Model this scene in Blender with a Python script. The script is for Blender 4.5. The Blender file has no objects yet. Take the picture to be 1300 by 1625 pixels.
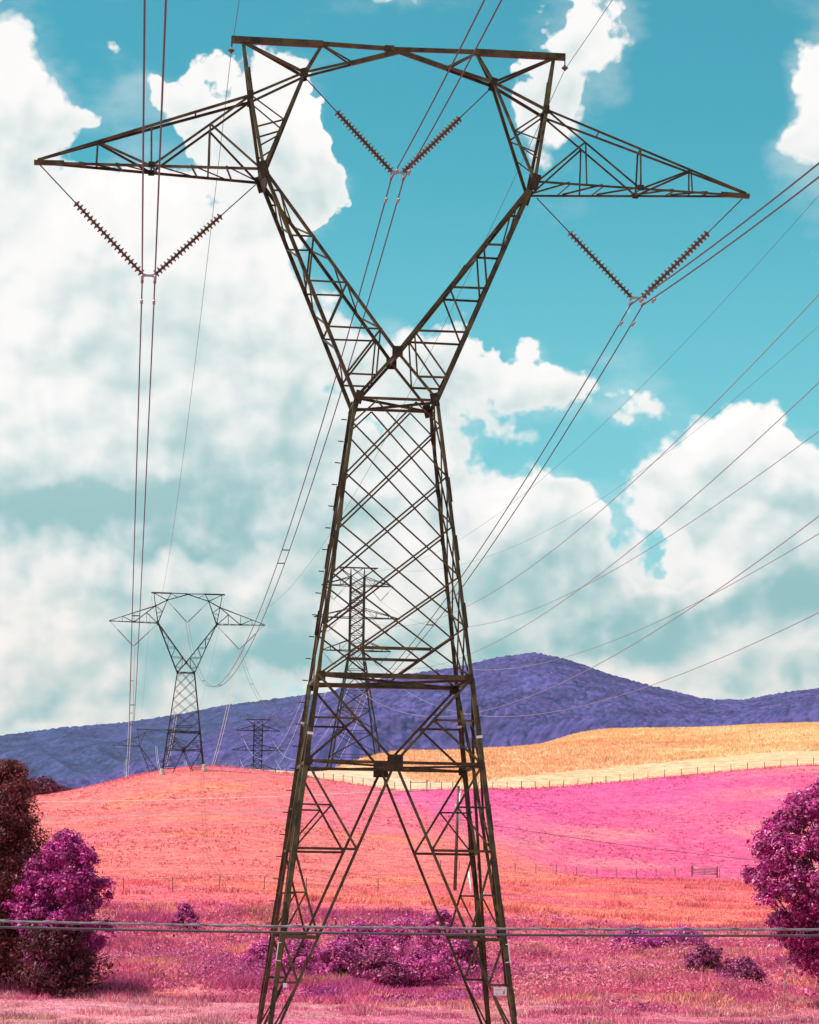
import bpy, math, random
import numpy as np
from mathutils import Vector, Matrix

rng = np.random.default_rng(7)
random.seed(7)
scene = bpy.context.scene
COL = scene.collection

# ------------------------------------------------------------------ camera
F_PX, PITCH, ROLL = 3943.6, 0.1592, 0.0151          # focal length in photo pixels (photo is 1300 x 1625)
PW, PH = 1300.0, 1625.0
_cp, _sp, _cr, _sr = math.cos(PITCH), math.sin(PITCH), math.cos(ROLL), math.sin(ROLL)
FW = np.array([0, _cp, _sp]); _up = np.array([0, -_sp, _cp]); _rt = np.array([1.0, 0, 0])
RT = _cr * _rt + _sr * _up; UP = -_sr * _rt + _cr * _up
cam_data = bpy.data.cameras.new('camera')
cam = bpy.data.objects.new('camera', cam_data); COL.objects.link(cam)
cam_data.sensor_fit = 'HORIZONTAL'; cam_data.sensor_width = 36.0
cam_data.lens = 36.0 * F_PX / PW
cam_data.clip_start = 0.5; cam_data.clip_end = 30000
m = Matrix.Identity(4)
for i in range(3):
    m[i][0] = RT[i]; m[i][1] = UP[i]; m[i][2] = -FW[i]
cam.matrix_world = m
scene.camera = cam

def sight(px, row):
    """direction in which the photo shows pixel (px,row); used to survey heights of the terrain"""
    return FW + (px - PW / 2) / F_PX * RT - (row - PH / 2) / F_PX * UP
def survey(px, row, dist):
    d = sight(px, row)
    return d * (dist / math.hypot(d[0], d[1]))

# ------------------------------------------------------------------ world, sun, exposure
SUN_EL, SUN_AZ = math.radians(58), math.radians(-99)      # azimuth from +Y, negative = left of the view
world = bpy.data.worlds.new('World'); scene.world = world; world.use_nodes = True
scene.view_settings.view_transform = 'Standard'; scene.view_settings.look = 'None'
scene.view_settings.exposure = 0.10; scene.view_settings.gamma = 1.0
scene.view_settings.use_curve_mapping = False
sun_data = bpy.data.lights.new('sun', 'SUN'); sun = bpy.data.objects.new('sun', sun_data); COL.objects.link(sun)
sun_data.energy = 5.0; sun_data.angle = math.radians(0.5); sun_data.color = (1.0, 0.95, 0.86)
SUN_DIR = Vector((math.sin(SUN_AZ) * math.cos(SUN_EL), math.cos(SUN_AZ) * math.cos(SUN_EL), math.sin(SUN_EL)))
sun.rotation_euler = SUN_DIR.to_track_quat('Z', 'Y').to_euler()

class NT:
    def __init__(s, tree): s.t = tree; s.n = tree.nodes; s.l = tree.links
    def _set(s, sock, v):
        if hasattr(v, 'is_output'): s.l.new(v, sock)
        elif v is not None:
            if hasattr(sock.default_value, '__len__') and not hasattr(v, '__len__'): v = (v,) * len(sock.default_value)
            if hasattr(v, '__len__') and len(sock.default_value) == 4 and len(v) == 3: v = (*v, 1)
            sock.default_value = v
    def add(s, typ, ins=None, **kw):
        n = s.n.new(typ)
        for k, v in kw.items(): setattr(n, k, v)
        for k, v in (ins or {}).items(): s._set(n.inputs[k], v)
        return n
    def math(s, op, a, b=None, c=None, clamp=False):
        n = s.n.new('ShaderNodeMath'); n.operation = op; n.use_clamp = clamp
        for i, v in enumerate((a, b, c)):
            if v is not None: s._set(n.inputs[i], v)
        return n.outputs[0]
    def vec(s, op, a, b=None, scale=None):
        n = s.n.new('ShaderNodeVectorMath'); n.operation = op
        s._set(n.inputs[0], a)
        if b is not None: s._set(n.inputs[1], b)
        if scale is not None: s._set(n.inputs['Scale'], scale)
        return n.outputs['Value'] if op in ('LENGTH', 'DOT_PRODUCT', 'DISTANCE') else n.outputs['Vector']
    def noise(s, v, scale, detail=4, rough=.5, dist=0, out='Fac'):
        return s.add('ShaderNodeTexNoise', {'Vector': v, 'Scale': scale, 'Detail': detail, 'Roughness': rough, 'Distortion': dist}).outputs[out]
    def ramp(s, v, a, b, c=0, d=1, smooth=True):
        n = s.add('ShaderNodeMapRange', {'Value': v, 'From Min': a, 'From Max': b, 'To Min': c, 'To Max': d})
        n.clamp = True
        if smooth: n.interpolation_type = 'SMOOTHSTEP'
        return n.outputs['Result']
    def mix(s, f, a, b, blend='MIX'):
        n = s.n.new('ShaderNodeMix'); n.data_type = 'RGBA'; n.blend_type = blend
        s._set(n.inputs[0], f); s._set(n.inputs[6], a); s._set(n.inputs[7], b)
        return n.outputs[2]

def build_sky():
    t = NT(world.node_tree); t.n.clear()
    out = t.n.new('ShaderNodeOutputWorld'); bg = t.n.new('ShaderNodeBackground')
    t.l.new(bg.outputs[0], out.inputs[0]); bg.inputs[1].default_value = 0.10
    sky = t.add('ShaderNodeTexSky', sky_type='NISHITA'); sky.sun_disc = False
    sky.sun_elevation = SUN_EL; sky.sun_rotation = SUN_AZ; sky.altitude = 300; sky.air_density = 1.0; sky.dust_density = .6
    tc = t.n.new('ShaderNodeTexCoord')
    d = t.vec('NORMALIZE', tc.outputs['Generated'])
    sx = t.add('ShaderNodeSeparateXYZ', {0: d})
    az = t.math('ARCTAN2', sx.outputs[0], sx.outputs[1]); el = t.math('ARCSINE', sx.outputs[2])
    ae = t.add('ShaderNodeCombineXYZ', {0: az, 1: el, 2: 0.0}).outputs[0]
    # large billows, pushed about by turbulence
    wob = t.vec('SUBTRACT', t.noise(d, 24, 4, .55, out='Color'), (.5, .5, .5))
    pw = t.vec('ADD', ae, t.vec('SCALE', wob, scale=.045))
    # cloud banks: bearing and height given as photo (px,row), extents, weight
    banks = [(30,170,85,120,.55),(260,150,170,80,.26),(480,262,100,92,.74),(400,230,80,60,.3),(170,430,250,130,.62),(400,560,190,150,.55),(90,690,200,130,.5),
             (330,690,180,90,.35),(705,570,108,102,.66),(868,612,55,42,.5),(930,80,105,105,.42),(1295,190,80,110,.6),
             (850,850,110,80,.6),(760,910,130,70,.42),(1190,750,120,80,.68),(1285,885,95,95,.6),(1010,515,55,55,.28),(1003,635,50,42,.32),
             (1150,455,42,38,.24),(640,8,55,32,.26),(1110,985,90,55,.5),(1150,1045,80,40,.42),(960,965,120,50,.36),(50,1010,110,80,.55),(330,930,150,50,.45),(480,905,100,70,.5),
             (180,1070,170,55,.42),(420,1010,110,50,.4),(1240,1030,90,50,.35),(180,45,50,26,.2),(700,760,50,60,.26),(620,840,70,60,.35),(640,1010,120,60,.45),(60,1110,150,40,.35),
             (640,370,170,170,-.55),(570,170,60,60,-.25),(690,190,110,140,-.55),(1110,230,170,210,-.65),(1160,520,200,150,-.5),(1000,730,90,80,-.4),
             (840,490,110,110,-.5),(330,30,190,60,-.35),(120,70,110,60,-.3),(110,245,60,40,-.4),(860,725,150,60,-.4),
             (540,420,60,90,-.3),(1080,90,130,130,-.4),(800,40,110,60,-.3),(1050,880,70,60,-.3),(960,850,50,50,-.2)]
    tot = None; top = None
    for (px, row, rx, ry, w) in banks:
        s = sight(px, row); a0 = math.atan2(s[0], s[1]); e0 = math.atan2(s[2], math.hypot(s[0], s[1]))
        q = t.vec('MULTIPLY', t.vec('SUBTRACT', pw, (a0, e0, 0)), (F_PX / rx / 1.15, F_PX / ry / 1.15, 0))
        v = t.ramp(t.vec('LENGTH', q), 0.0, 1.55, w, 0.0)
        tot = v if tot is None else t.math('ADD', tot, v)
        if w > 0:
            y = t.math('MULTIPLY', t.vec('DOT_PRODUCT', q, (-.35, 1, 0)), v)       # which side of the bank faces the sun
            top = y if top is None else t.math('ADD', top, y)
    big = t.noise(d, 9, 2, .5)
    base = t.math('ADD', tot, t.math('MULTIPLY', t.math('SUBTRACT', big, .5), .5))
    base = t.math('ADD', base, t.ramp(el, .24, .10, 0, .33))
    # rounded cauliflower heads: cells of several sizes
    pv = t.vec('ADD', ae, t.vec('SCALE', wob, scale=.014))
    def heads(v, sc, det):
        n = t.add('ShaderNodeTexVoronoi', {'Vector': v, 'Scale': sc, 'Detail': det, 'Roughness': .5, 'Lacunarity': 2.1}, feature='F1', voronoi_dimensions='2D', normalize=True)
        return n.outputs['Distance']
    h0 = heads(pv, 34, 3.0)
    g0 = heads(pv, 27, 1.8); g1 = heads(t.vec('ADD', pv, (-.0045, .0060, 0)), 27, 1.8)
    fine = t.noise(d, 70, 6, .55)
    lump = t.math('ADD', t.math('MULTIPLY', t.math('SUBTRACT', .36, h0), .95), t.math('MULTIPLY', t.math('SUBTRACT', t.noise(d, 26, 4, .5, .2), .5), .75))
    lump = t.math('ADD', lump, t.math('MULTIPLY', t.math('SUBTRACT', fine, .5), .42))
    dens = t.math('ADD', base, lump)
    soft = t.math('ADD', t.ramp(t.noise(d, 14, 2, .5), .35, .65, .06, .20), t.ramp(el, .15, .07, 0, .2))
    mask = t.ramp(t.math('DIVIDE', t.math('SUBTRACT', dens, .07), soft), 0, 1)
    facing = t.math('MULTIPLY', t.math('SUBTRACT', g1, g0), 2.2)                        # each head: sunny side against lee side
    topness = t.math('DIVIDE', top, t.math('ADD', t.math('ABSOLUTE', tot), .25))
    broad = t.math('MULTIPLY', t.math('SUBTRACT', t.noise(t.vec('MULTIPLY', d, (1, 1, 1.5)), 17, 5, .55, .2), .5), 2.1)
    light = t.math('ADD', t.math('ADD', t.math('MULTIPLY', topness, 1.15), facing), t.math('ADD', broad, t.math('MULTIPLY', t.math('SUBTRACT', fine, .5), .35)))
    thick = t.ramp(dens, .1, .6)
    for (px, row, rx, ry, w) in [(270,835,290,55,1.1),(60,790,130,45,.5),(370,1035,170,45,.8),(1210,975,130,45,.6),(1020,930,100,60,.6),(80,925,150,35,.5),(900,1010,150,40,.4)]:
        s = sight(px, row); a0 = math.atan2(s[0], s[1]); e0 = math.atan2(s[2], math.hypot(s[0], s[1]))
        q = t.vec('MULTIPLY', t.vec('SUBTRACT', pw, (a0, e0, 0)), (F_PX / rx / 1.15, F_PX / ry / 1.15, 0))
        light = t.math('SUBTRACT', light, t.ramp(t.vec('LENGTH', q), 0.0, 1.5, w * 1.15, 0.0))          # shaded underside of a bank
    dark = t.ramp(light, .55, -1.0)
    dark = t.math('MULTIPLY', dark, t.math('ADD', .25, t.math('MULTIPLY', thick, .75)))
    dark = t.math('MULTIPLY', dark, t.ramp(el, .26, .12, .66, 1.0))
    hot = t.ramp(light, .55, 1.3)
    lit_c = t.mix(t.ramp(el, .17, .07), (9.3, 9.15, 9.0), (9.2, 8.5, 8.0))
    lit_c = t.mix(hot, lit_c, (10.6, 10.2, 9.8))
    cloud = t.mix(dark, lit_c, (2.7, 5.0, 5.2))
    # clear air: physical sky, shifted to the teal of the photograph's film
    tint = t.mix(1.0, sky.outputs[0], (.37, 1.42, 1.16), 'MULTIPLY')
    tint = t.mix(t.ramp(el, .33, .10, 0, .75), tint, (2.5, 6.0, 6.8))
    tint = t.mix(t.ramp(el, .17, .07, 0, .8), tint, (4.9, 7.2, 7.4))
    veil = t.math('MULTIPLY', t.ramp(t.math('ADD', t.math('ADD', base, .12), t.math('MULTIPLY', t.math('SUBTRACT', t.noise(t.vec('MULTIPLY', d, (1, 1, 2.0)), 24, 6, .6), .5), 1.1)), -.05, .5), .34)
    col = t.mix(t.math('MAXIMUM', mask, veil), tint, cloud)
    t.l.new(col, bg.inputs[0])
build_sky()
world.cycles.sampling_method = 'MANUAL'; world.cycles.sample_map_resolution = 128

# ------------------------------------------------------------------ helpers
def tag(o, label=None, cat=None, group=None, kind=None):
    if label: o['label'] = label
    if cat: o['category'] = cat
    if group: o['group'] = group
    if kind: o['kind'] = kind
    return o
def link(o, parent=None):
    COL.objects.link(o)
    if parent is not None: o.parent = parent
    return o
def empty(name, loc=(0, 0, 0), rz=0.0):
    o = bpy.data.objects.new(name, None); o.empty_display_size = .5
    o.location = loc; o.rotation_euler = (0, 0, rz)
    return link(o)
def mesh_np(name, V, F, mat=None, col=None, smooth=False):
    """V (n,3), F (m,k) with constant k; col (n,3) point colours"""
    V = np.asarray(V, np.float32); F = np.asarray(F, np.int32)
    me = bpy.data.meshes.new(name)
    k = F.shape[1]
    me.vertices.add(len(V)); me.vertices.foreach_set('co', V.ravel())
    me.loops.add(F.size); me.loops.foreach_set('vertex_index', F.ravel())
    me.polygons.add(len(F)); me.polygons.foreach_set('loop_start', np.arange(0, F.size, k, dtype=np.int32))
    me.polygons.foreach_set('loop_total', np.full(len(F), k, np.int32))
    if smooth: me.polygons.foreach_set('use_smooth', np.ones(len(F), bool))
    me.update(calc_edges=True); me.validate()
    if col is not None:
        a = me.color_attributes.new('tone', 'FLOAT_COLOR', 'POINT')
        c = np.ones((len(V), 4), np.float32); c[:, :3] = col
        a.data.foreach_set('color', c.ravel())
    if mat: me.materials.append(mat)
    return me
def obj(name, me, parent=None): return link(bpy.data.objects.new(name, me), parent)
def pyd(name, V, F, mat=None):
    me = bpy.data.meshes.new(name); me.from_pydata([tuple(v) for v in V], [], F); me.update()
    if mat: me.materials.append(mat)
    return me
def box_vf(c, s, o=0):
    V = [(c[0] + sx * s[0] / 2, c[1] + sy * s[1] / 2, c[2] + sz * s[2] / 2) for sx in (-1, 1) for sy in (-1, 1) for sz in (-1, 1)]
    F = [(0, 1, 3, 2), (4, 6, 7, 5), (0, 4, 5, 1), (2, 3, 7, 6), (0, 2, 6, 4), (1, 5, 7, 3)]
    return V, [tuple(i + o for i in f) for f in F]
def boxes(name, items, mat):
    V, F = [], []
    for c, s in items:
        v, f = box_vf(c, s, len(V)); V += v; F += f
    return pyd(name, V, F, mat)
def tube(name, pts, r, mat, n=6, closed_ends=True):
    pts = np.asarray(pts, float); r = np.broadcast_to(np.asarray(r, float), (len(pts),))
    tg = np.gradient(pts, axis=0); tg /= np.linalg.norm(tg, axis=1)[:, None] + 1e-12
    V = []; ref = np.array([0, 0, 1.0])
    for p, d, rr in zip(pts, tg, r):
        a = np.cross(d, ref)
        if np.linalg.norm(a) < .05: a = np.cross(d, (1.0, 0, 0))
        a /= np.linalg.norm(a); b = np.cross(a, d)
        for k in range(n):
            t = 2 * math.pi * k / n; V.append(p + rr * (math.cos(t) * a + math.sin(t) * b))
    F = []
    for i in range(len(pts) - 1):
        for k in range(n):
            k2 = (k + 1) % n; F.append((i * n + k, i * n + k2, (i + 1) * n + k2, (i + 1) * n + k))
    if closed_ends:
        F.append(tuple(range(n))[::-1]); F.append(tuple((len(pts) - 1) * n + k for k in range(n)))
    me = pyd(name, V, F, mat)
    me.polygons.foreach_set('use_smooth', np.ones(len(me.polygons), bool))
    return me
def lathe_vf(prof, n=10):
    V = []; F = []
    for (r, z) in prof:
        for k in range(n):
            t = 2 * math.pi * k / n; V.append((r * math.cos(t), r * math.sin(t), z))
    for i in range(len(prof) - 1):
        for k in range(n):
            k2 = (k + 1) % n; F.append((i * n + k, i * n + k2, (i + 1) * n + k2, (i + 1) * n + k))
    F.append(tuple(range(n))[::-1]); F.append(tuple((len(prof) - 1) * n + k for k in range(n)))
    return V, F
def frame(z, xhint):
    z = Vector(z).normalized(); x = Vector(xhint); x = x - z * x.dot(z)
    if x.length < 1e-4: x = z.orthogonal()
    x.normalize(); y = z.cross(x)
    return z, x, y
def xform(o, loc, z, xhint, scale):
    z, x, y = frame(z, xhint)
    M = Matrix.Identity(4)
    for i in range(3):
        M[i][0] = x[i] * scale[0]; M[i][1] = y[i] * scale[1]; M[i][2] = z[i] * scale[2]; M[i][3] = loc[i]
    o.matrix_basis = M

# ------------------------------------------------------------------ materials
def material(name, base, rough=.7, metal=0.0, var=None, vscale=3.0, vdet=4, spec=.3, coord='Object', bump=0, bscale=20, trans=0, attr=None):
    mt = bpy.data.materials.new(name); mt.use_nodes = True
    t = NT(mt.node_tree); b = t.n['Principled BSDF']
    b.inputs['Roughness'].default_value = rough; b.inputs['Metallic'].default_value = metal
    b.inputs['Specular IOR Level'].default_value = spec
    tc = t.n.new('ShaderNodeTexCoord').outputs[coord] if coord != 'World' else t.n.new('ShaderNodeNewGeometry').outputs['Position']
    c = None
    if attr:
        c = t.add('ShaderNodeAttribute', attribute_name=attr).outputs['Color']
        if var is not None:
            f = t.noise(tc, vscale, vdet, .6)
            c = t.mix(1.0, c, t.mix(t.ramp(f, .3, .7), (var[0],) * 3, (var[1],) * 3), 'MULTIPLY')
    elif var is not None:
        f = t.noise(tc, vscale, vdet, .6)
        c = t.mix(t.ramp(f, .35, .68), base, var)
    if c is not None: t.l.new(c, b.inputs['Base Color'])
    else: b.inputs['Base Color'].default_value = (*base, 1)
    if bump:
        bn = t.add('ShaderNodeBump', {'Strength': bump, 'Height': t.noise(tc, bscale, 3, .6)})
        t.l.new(bn.outputs[0], b.inputs['Normal'])
    if trans:
        tr = t.n.new('ShaderNodeBsdfTranslucent')
        if c is not None: t.l.new(c, tr.inputs[0])
        else: tr.inputs[0].default_value = (*base, 1)
        mx = t.n.new('ShaderNodeMixShader'); mx.inputs[0].default_value = trans
        out = t.n['Material Output']
        t.l.new(b.outputs[0], mx.inputs[1]); t.l.new(tr.outputs[0], mx.inputs[2]); t.l.new(mx.outputs[0], out.inputs[0])
    return mt
M = {}
M['steel'] = material('weathered_steel', (.088, .072, .020), .45, .15, (.016, .013, .006), 1.6, 6, .35, 'World')
M['steel_far'] = material('galvanised_steel', (.030, .030, .024), .6, .1, (.020, .018, .014), 1.0, 3, .3, 'World')
M['plate'] = material('gusset_steel', (.040, .035, .012), .6, .1, (.014, .012, .006), 2.5, 5, .3, 'World')
M['porcelain'] = material('brown_porcelain', (.085, .060, .035), .32, 0, (.13, .085, .035), 6, 2, .5)
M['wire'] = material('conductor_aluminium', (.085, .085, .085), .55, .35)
M['wire_far'] = material('pale_and_sunlit_wire', (.78, .79, .80), .45, .15)  # pale service wires; also sunlight painted into the far conductor spans
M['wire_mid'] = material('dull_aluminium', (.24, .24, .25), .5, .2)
M['fitting'] = material('galvanised_fitting', (.34, .34, .33), .45, .6)
M['concrete'] = material('concrete', (.55, .50, .42), .9, 0, (.40, .36, .3), 3, 4, .2)
M['white'] = material('white_paint', (.82, .82, .80), .55, 0, (.70, .70, .68), 12, 3, .4)
M['signred'] = material('faded_red_paint', (.42, .08, .09), .6)
M['signblk'] = material('black_paint', (.03, .03, .035), .6)
M['wood'] = material('weathered_wood', (.13, .10, .085), .9, 0, (.075, .055, .05), 4, 5, .15, 'Object', .3, 30)
M['post'] = material('grey_post_wood', (.14, .11, .08), .9, 0, (.07, .05, .04), 3, 4, .15)
M['cable'] = material('black_cable_sheath', (.045, .047, .05), .5, 0, (.07, .07, .075), 8, 3, .4)
M['strand'] = material('zinc_strand', (.26, .26, .27), .42, .4, (.13, .13, .14), 14, 3, .5)
M['bark'] = material('bark', (.10, .065, .055), .95, 0, (.05, .03, .03), 5, 5, .1, 'Object', .5, 16)
M['leaf'] = material('leaves', (.2, .02, .1), .55, 0, (.75, 1.15), .6, 2, .3, 'World', trans=.2, attr='tone')
M['grassblade'] = material('grass_blades', (.5, .2, .2), .75, 0, (.85, 1.1), .15, 2, .15, 'World', trans=.25, attr='tone')
M['forest'] = material('forest_canopy', (.1, .08, .2), .95, 0, (.62, 1.25), .012, 5, .05, 'World', .6, .15, attr='tone')

# ------------------------------------------------------------------ terrain
# surveyed heights: for five bearings, the row at which the photo shows the ground at each distance
BEAR = [0, 325, 650, 975, 1300]
SURV = {
 0:    [(120,1622),(140,1588),(155,1562),(172,1520),(190,1470),(205,1432),(225,1400),(260,1382),(300,1355),(350,1318),(400,1280),(430,1262)],
 325:  [(120,1627),(140,1592),(155,1566),(172,1525),(190,1474),(205,1436),(225,1408),(260,1382),(300,1352),(350,1300),(400,1238),(418,1222),(440,1213)],
 650:  [(120,1630),(140,1596),(155,1570),(172,1530),(190,1482),(205,1450),(225,1425),(260,1402),(300,1375),(350,1320),(400,1258),(430,1242),(470,1218),(520,1189)],
 975:  [(120,1632),(140,1598),(155,1572),(172,1535),(190,1494),(205,1468),(225,1447),(260,1420),(300,1396),(330,1384),(400,1276),(437,1236),(470,1213),(520,1182),(590,1156)],
 1300: [(120,1634),(140,1600),(155,1575),(172,1540),(190,1504),(205,1480),(225,1460),(260,1434),(300,1410),(330,1396),(400,1268),(446,1216),(480,1197),(520,1176),(610,1144)],
}
DK = np.array([0, 14, 40, 70, 95, 120, 140, 155, 172, 190, 205, 225, 260, 300, 330, 350, 400, 418, 430, 440, 446, 470, 480, 520, 560, 590, 610, 680, 760, 950, 1400, 2500, 12000], float)
def _col(px):
    s = SURV[px]; d = [q[0] for q in s]
    z = [sight(px, r)[2] / math.hypot(*sight(px, r)[:2]) * dd for dd, r in s]
    zb = z[-1]; de = d[-1]
    d0 = [0, 14, 40, 70, 95]; z0 = [-1.7, -2.0, -3.4, -4.6, -5.1]
    tail = [(de + 30, zb - .6), (de + 90, zb - 7), (de + 200, zb - 16), (1400, 2), (2500, 0), (12000, 0)]
    return np.interp(DK, d0 + d + [q[0] for q in tail], z0 + z + [q[1] for q in tail])
ZT = np.array([_col(b) for b in BEAR])
BA = np.array([math.atan2(sight(b, 1400)[0], sight(b, 1400)[1]) for b in BEAR])
def smooth_tab():
    """resample on a fine distance axis and round off the kinks"""
    d = np.concatenate([np.arange(0, 700, 4.0), np.geomspace(700, 12000, 60)])
    Z = np.array([np.interp(d, DK, z) for z in ZT]); n = np.sum(d < 700)
    k = np.array([1, 2, 3, 2, 1.]); k /= k.sum()
    for z in Z:
        for _ in range(2):
            zz = np.convolve(np.pad(z[:n], 2, mode='edge'), k, 'valid'); z[3:n - 3] = zz[3:n - 3]
    return d, Z
TD, TZ = smooth_tab()
def vnoise(x, y, s, seed=0):
    """cheap smooth value noise in numpy"""
    x = np.asarray(x, float) / s; y = np.asarray(y, float) / s
    xi = np.floor(x).astype(np.int64); yi = np.floor(y).astype(np.int64); fx = x - xi; fy = y - yi
    fx = fx * fx * (3 - 2 * fx); fy = fy * fy * (3 - 2 * fy)
    def h(a, b):
        n = (a * 374761393 + b * 668265263 + seed * 974711) & 0xffffffff
        n = ((n ^ (n >> 13)) * 1274126177) & 0xffffffff
        return ((n ^ (n >> 16)) & 0xffff) / 65535.0
    return (h(xi, yi) * (1 - fx) + h(xi + 1, yi) * fx) * (1 - fy) + (h(xi, yi + 1) * (1 - fx) + h(xi + 1, yi + 1) * fx) * fy
def ground_z(x, y):
    x = np.asarray(x, float); y = np.asarray(y, float)
    r = np.hypot(x, y); a = np.clip(np.arctan2(x, y), BA[0], BA[-1])
    i = np.clip(np.searchsorted(BA, a) - 1, 0, 3); f = (a - BA[i]) / (BA[i + 1] - BA[i]); f = f * f * (3 - 2 * f)
    zc = np.array([np.interp(r, TD, z) for z in TZ]).reshape((5,) + r.shape)
    z0 = np.take_along_axis(zc, i[None], 0)[0]; z1 = np.take_along_axis(zc, (i + 1)[None], 0)[0]
    z = z0 * (1 - f) + z1 * f
    amp = np.interp(r, [0, 20, 120, 700], [.0, .1, .22, .5])
    return z + amp * (vnoise(x, y, 9, 1) - .5) + amp * 1.6 * (vnoise(x, y, 31, 2) - .5)
def gz(x, y): return float(ground_z(np.array([x]), np.array([y]))[0])

def sstep(a, b, x):
    t = np.clip((np.asarray(x, float) - a) / (b - a), 0, 1); return t * t * (3 - 2 * t)
def bearing_px(x, y): return 650 + F_PX * np.asarray(x) / np.asarray(y) / 1.012
# land cover borders, as polylines of distance over bearing
FENCE_B = ([-200, 0, 320, 450, 560, 650, 740, 1026, 1297, 1500], [450, 450, 440, 428, 412, 401, 413, 437, 447, 455])
GOLD_B = ([-200, 300, 480, 560, 640, 665, 760, 843, 1046, 1300, 1500], [700, 600, 512, 488, 462, 434, 432, 446, 470, 487, 500])
def cover(x, y):
    """land cover colour of the ground at x,y (albedo)"""
    px = bearing_px(x, np.maximum(y, 1)); r = np.hypot(x, y)
    n1 = vnoise(x, y, 14, 11); n2 = vnoise(x, y, 4.5, 12); n3 = vnoise(x, y, 40, 13)
    jit = (n2 - .5) * 3
    C = lambda *c: np.array(c)[None, :]
    def mixc(A, B, f): return A * (1 - f[:, None]) + B * f[:, None]
    salmon = mixc(C(.88, .235, .215) + 0 * x[:, None], C(.90, .29, .17), sstep(.62, .95, n1) * .7)
    salmon = mixc(salmon, C(.85, .20, .27), sstep(.45, .8, n3) * .75)
    pink = mixc(C(.86, .145, .30) + 0 * x[:, None], C(.88, .24, .30), sstep(.35, .75, n1))
    pink = mixc(pink, C(.84, .13, .35), sstep(.6, .9, n3) * .8)
    orange = mixc(C(.90, .27, .20) + 0 * x[:, None], C(.86, .20, .24), sstep(.4, .75, n1))
    bank = mixc(C(.66, .14, .26) + 0 * x[:, None], C(.80, .26, .26), sstep(.4, .75, n2))
    mead = mixc(C(.80, .33, .38) + 0 * x[:, None], C(.74, .20, .32), sstep(.35, .7, n1))
    mead = mixc(mead, C(.62, .36, .28), sstep(.68, .9, n2) * .6)
    mown = mixc(C(.92, .64, .42) + 0 * x[:, None], C(.92, .56, .33), sstep(.4, .7, n1))
    gold = mixc(C(.95, .63, .34) + 0 * x[:, None], C(.94, .55, .28), sstep(.45, .75, n1))
    gold = mixc(gold, C(.90, .44, .25), sstep(.62, .85, n3) * .7)
    mown = mixc(mown, C(.93, .59, .33), sstep(640, 900, px) * .85) * (1 - .16 * sstep(.55, 1, np.sin(r * 1.5 + 2 * n1))[:, None])
    far = C(.10, .08, .12) + 0 * x[:, None]
    # hot pink field: right of a soft diagonal
    xb = np.interp(r, [280, 300, 330, 350, 400, 440], [1150, 960, 850, 790, 630, 560])
    col = mixc(salmon, pink, sstep(-60, 60, px - xb + (n1 - .5) * 90))
    fr = np.interp(px, [0, 650, 975, 1300], [228, 240, 300, 322])            # rough weeds in front of the low fence
    col = mixc(orange, col, sstep(-8, 14, r - fr + jit * 2))
    col = mixc(bank, col, sstep(186, 204, r + jit * 2.5))
    col = mixc(mead, col, sstep(131, 147, r + jit * 3 + (n1 - .5) * 14))
    fb = np.interp(px, *FENCE_B); gb = np.interp(px, *GOLD_B)
    col = mixc(col, mown, sstep(-.9, 1.6, r - fb - 1.0 + jit * .6))
    col = mixc(col, gold, sstep(-4, 4, r - gb + jit * 1.6 + (n1 - .5) * 7) * (gb > fb))
    col = mixc(col, far, sstep(690, 800, r))
    return col
def build_ground():
    a = np.concatenate([np.radians(np.linspace(-180, -40, 22)), np.radians(np.linspace(-38, -14, 18)), np.radians(np.arange(-13, 13.01, .1)),
                        np.radians(np.linspace(14, 38, 18)), np.radians(np.linspace(40, 180, 22))])
    r = np.concatenate([[.02], np.linspace(2, 100, 34), np.arange(101, 215, .8), np.arange(215, 625, 1.7), np.geomspace(626, 12000, 60)])
    A, Rr = np.meshgrid(a, r, indexing='ij'); X = (Rr * np.sin(A)).ravel(); Y = (Rr * np.cos(A)).ravel()
    Z = ground_z(X, Y); na, nr = len(a), len(r)
    col = cover(X, Y)
    idx = np.arange(na * nr).reshape(na, nr)
    F = np.stack([idx[:-1, :-1], idx[:-1, 1:], idx[1:, 1:], idx[1:, :-1]], -1).reshape(-1, 4)[:, ::-1]
    mt = bpy.data.materials.new('field_turf'); mt.use_nodes = True
    t = NT(mt.node_tree); b = t.n['Principled BSDF']; b.inputs['Roughness'].default_value = .95; b.inputs['Specular IOR Level'].default_value = .1
    pos = t.n.new('ShaderNodeNewGeometry').outputs['Position']
    c = t.add('ShaderNodeAttribute', attribute_name='tone').outputs['Color']
    f1 = t.noise(pos, .55, 6, .65); f2 = t.noise(pos, 2.6, 5, .7)
    c = t.mix(1.0, c, t.mix(t.ramp(f1, .32, .68), (.70, .60, .70), (1.1, 1.1, 1.05)), 'MULTIPLY')
    c = t.mix(1.0, c, t.mix(t.ramp(f2, .30, .62), (.64, .54, .66), (1.08, 1.08, 1.05)), 'MULTIPLY')
    t.l.new(c, b.inputs['Base Color'])
    bn = t.add('ShaderNodeBump', {'Strength': .6, 'Distance': .2, 'Height': t.math('ADD', f2, t.noise(pos, 9, 3, .7))})
    t.l.new(bn.outputs[0], b.inputs['Normal'])
    o = obj('ground', mesh_np('ground', np.stack([X, Y, Z], 1), F, mt, col, True))
    tag(o, 'rolling pink and gold pasture reaching to the hills', None, kind='structure')
build_ground()

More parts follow.
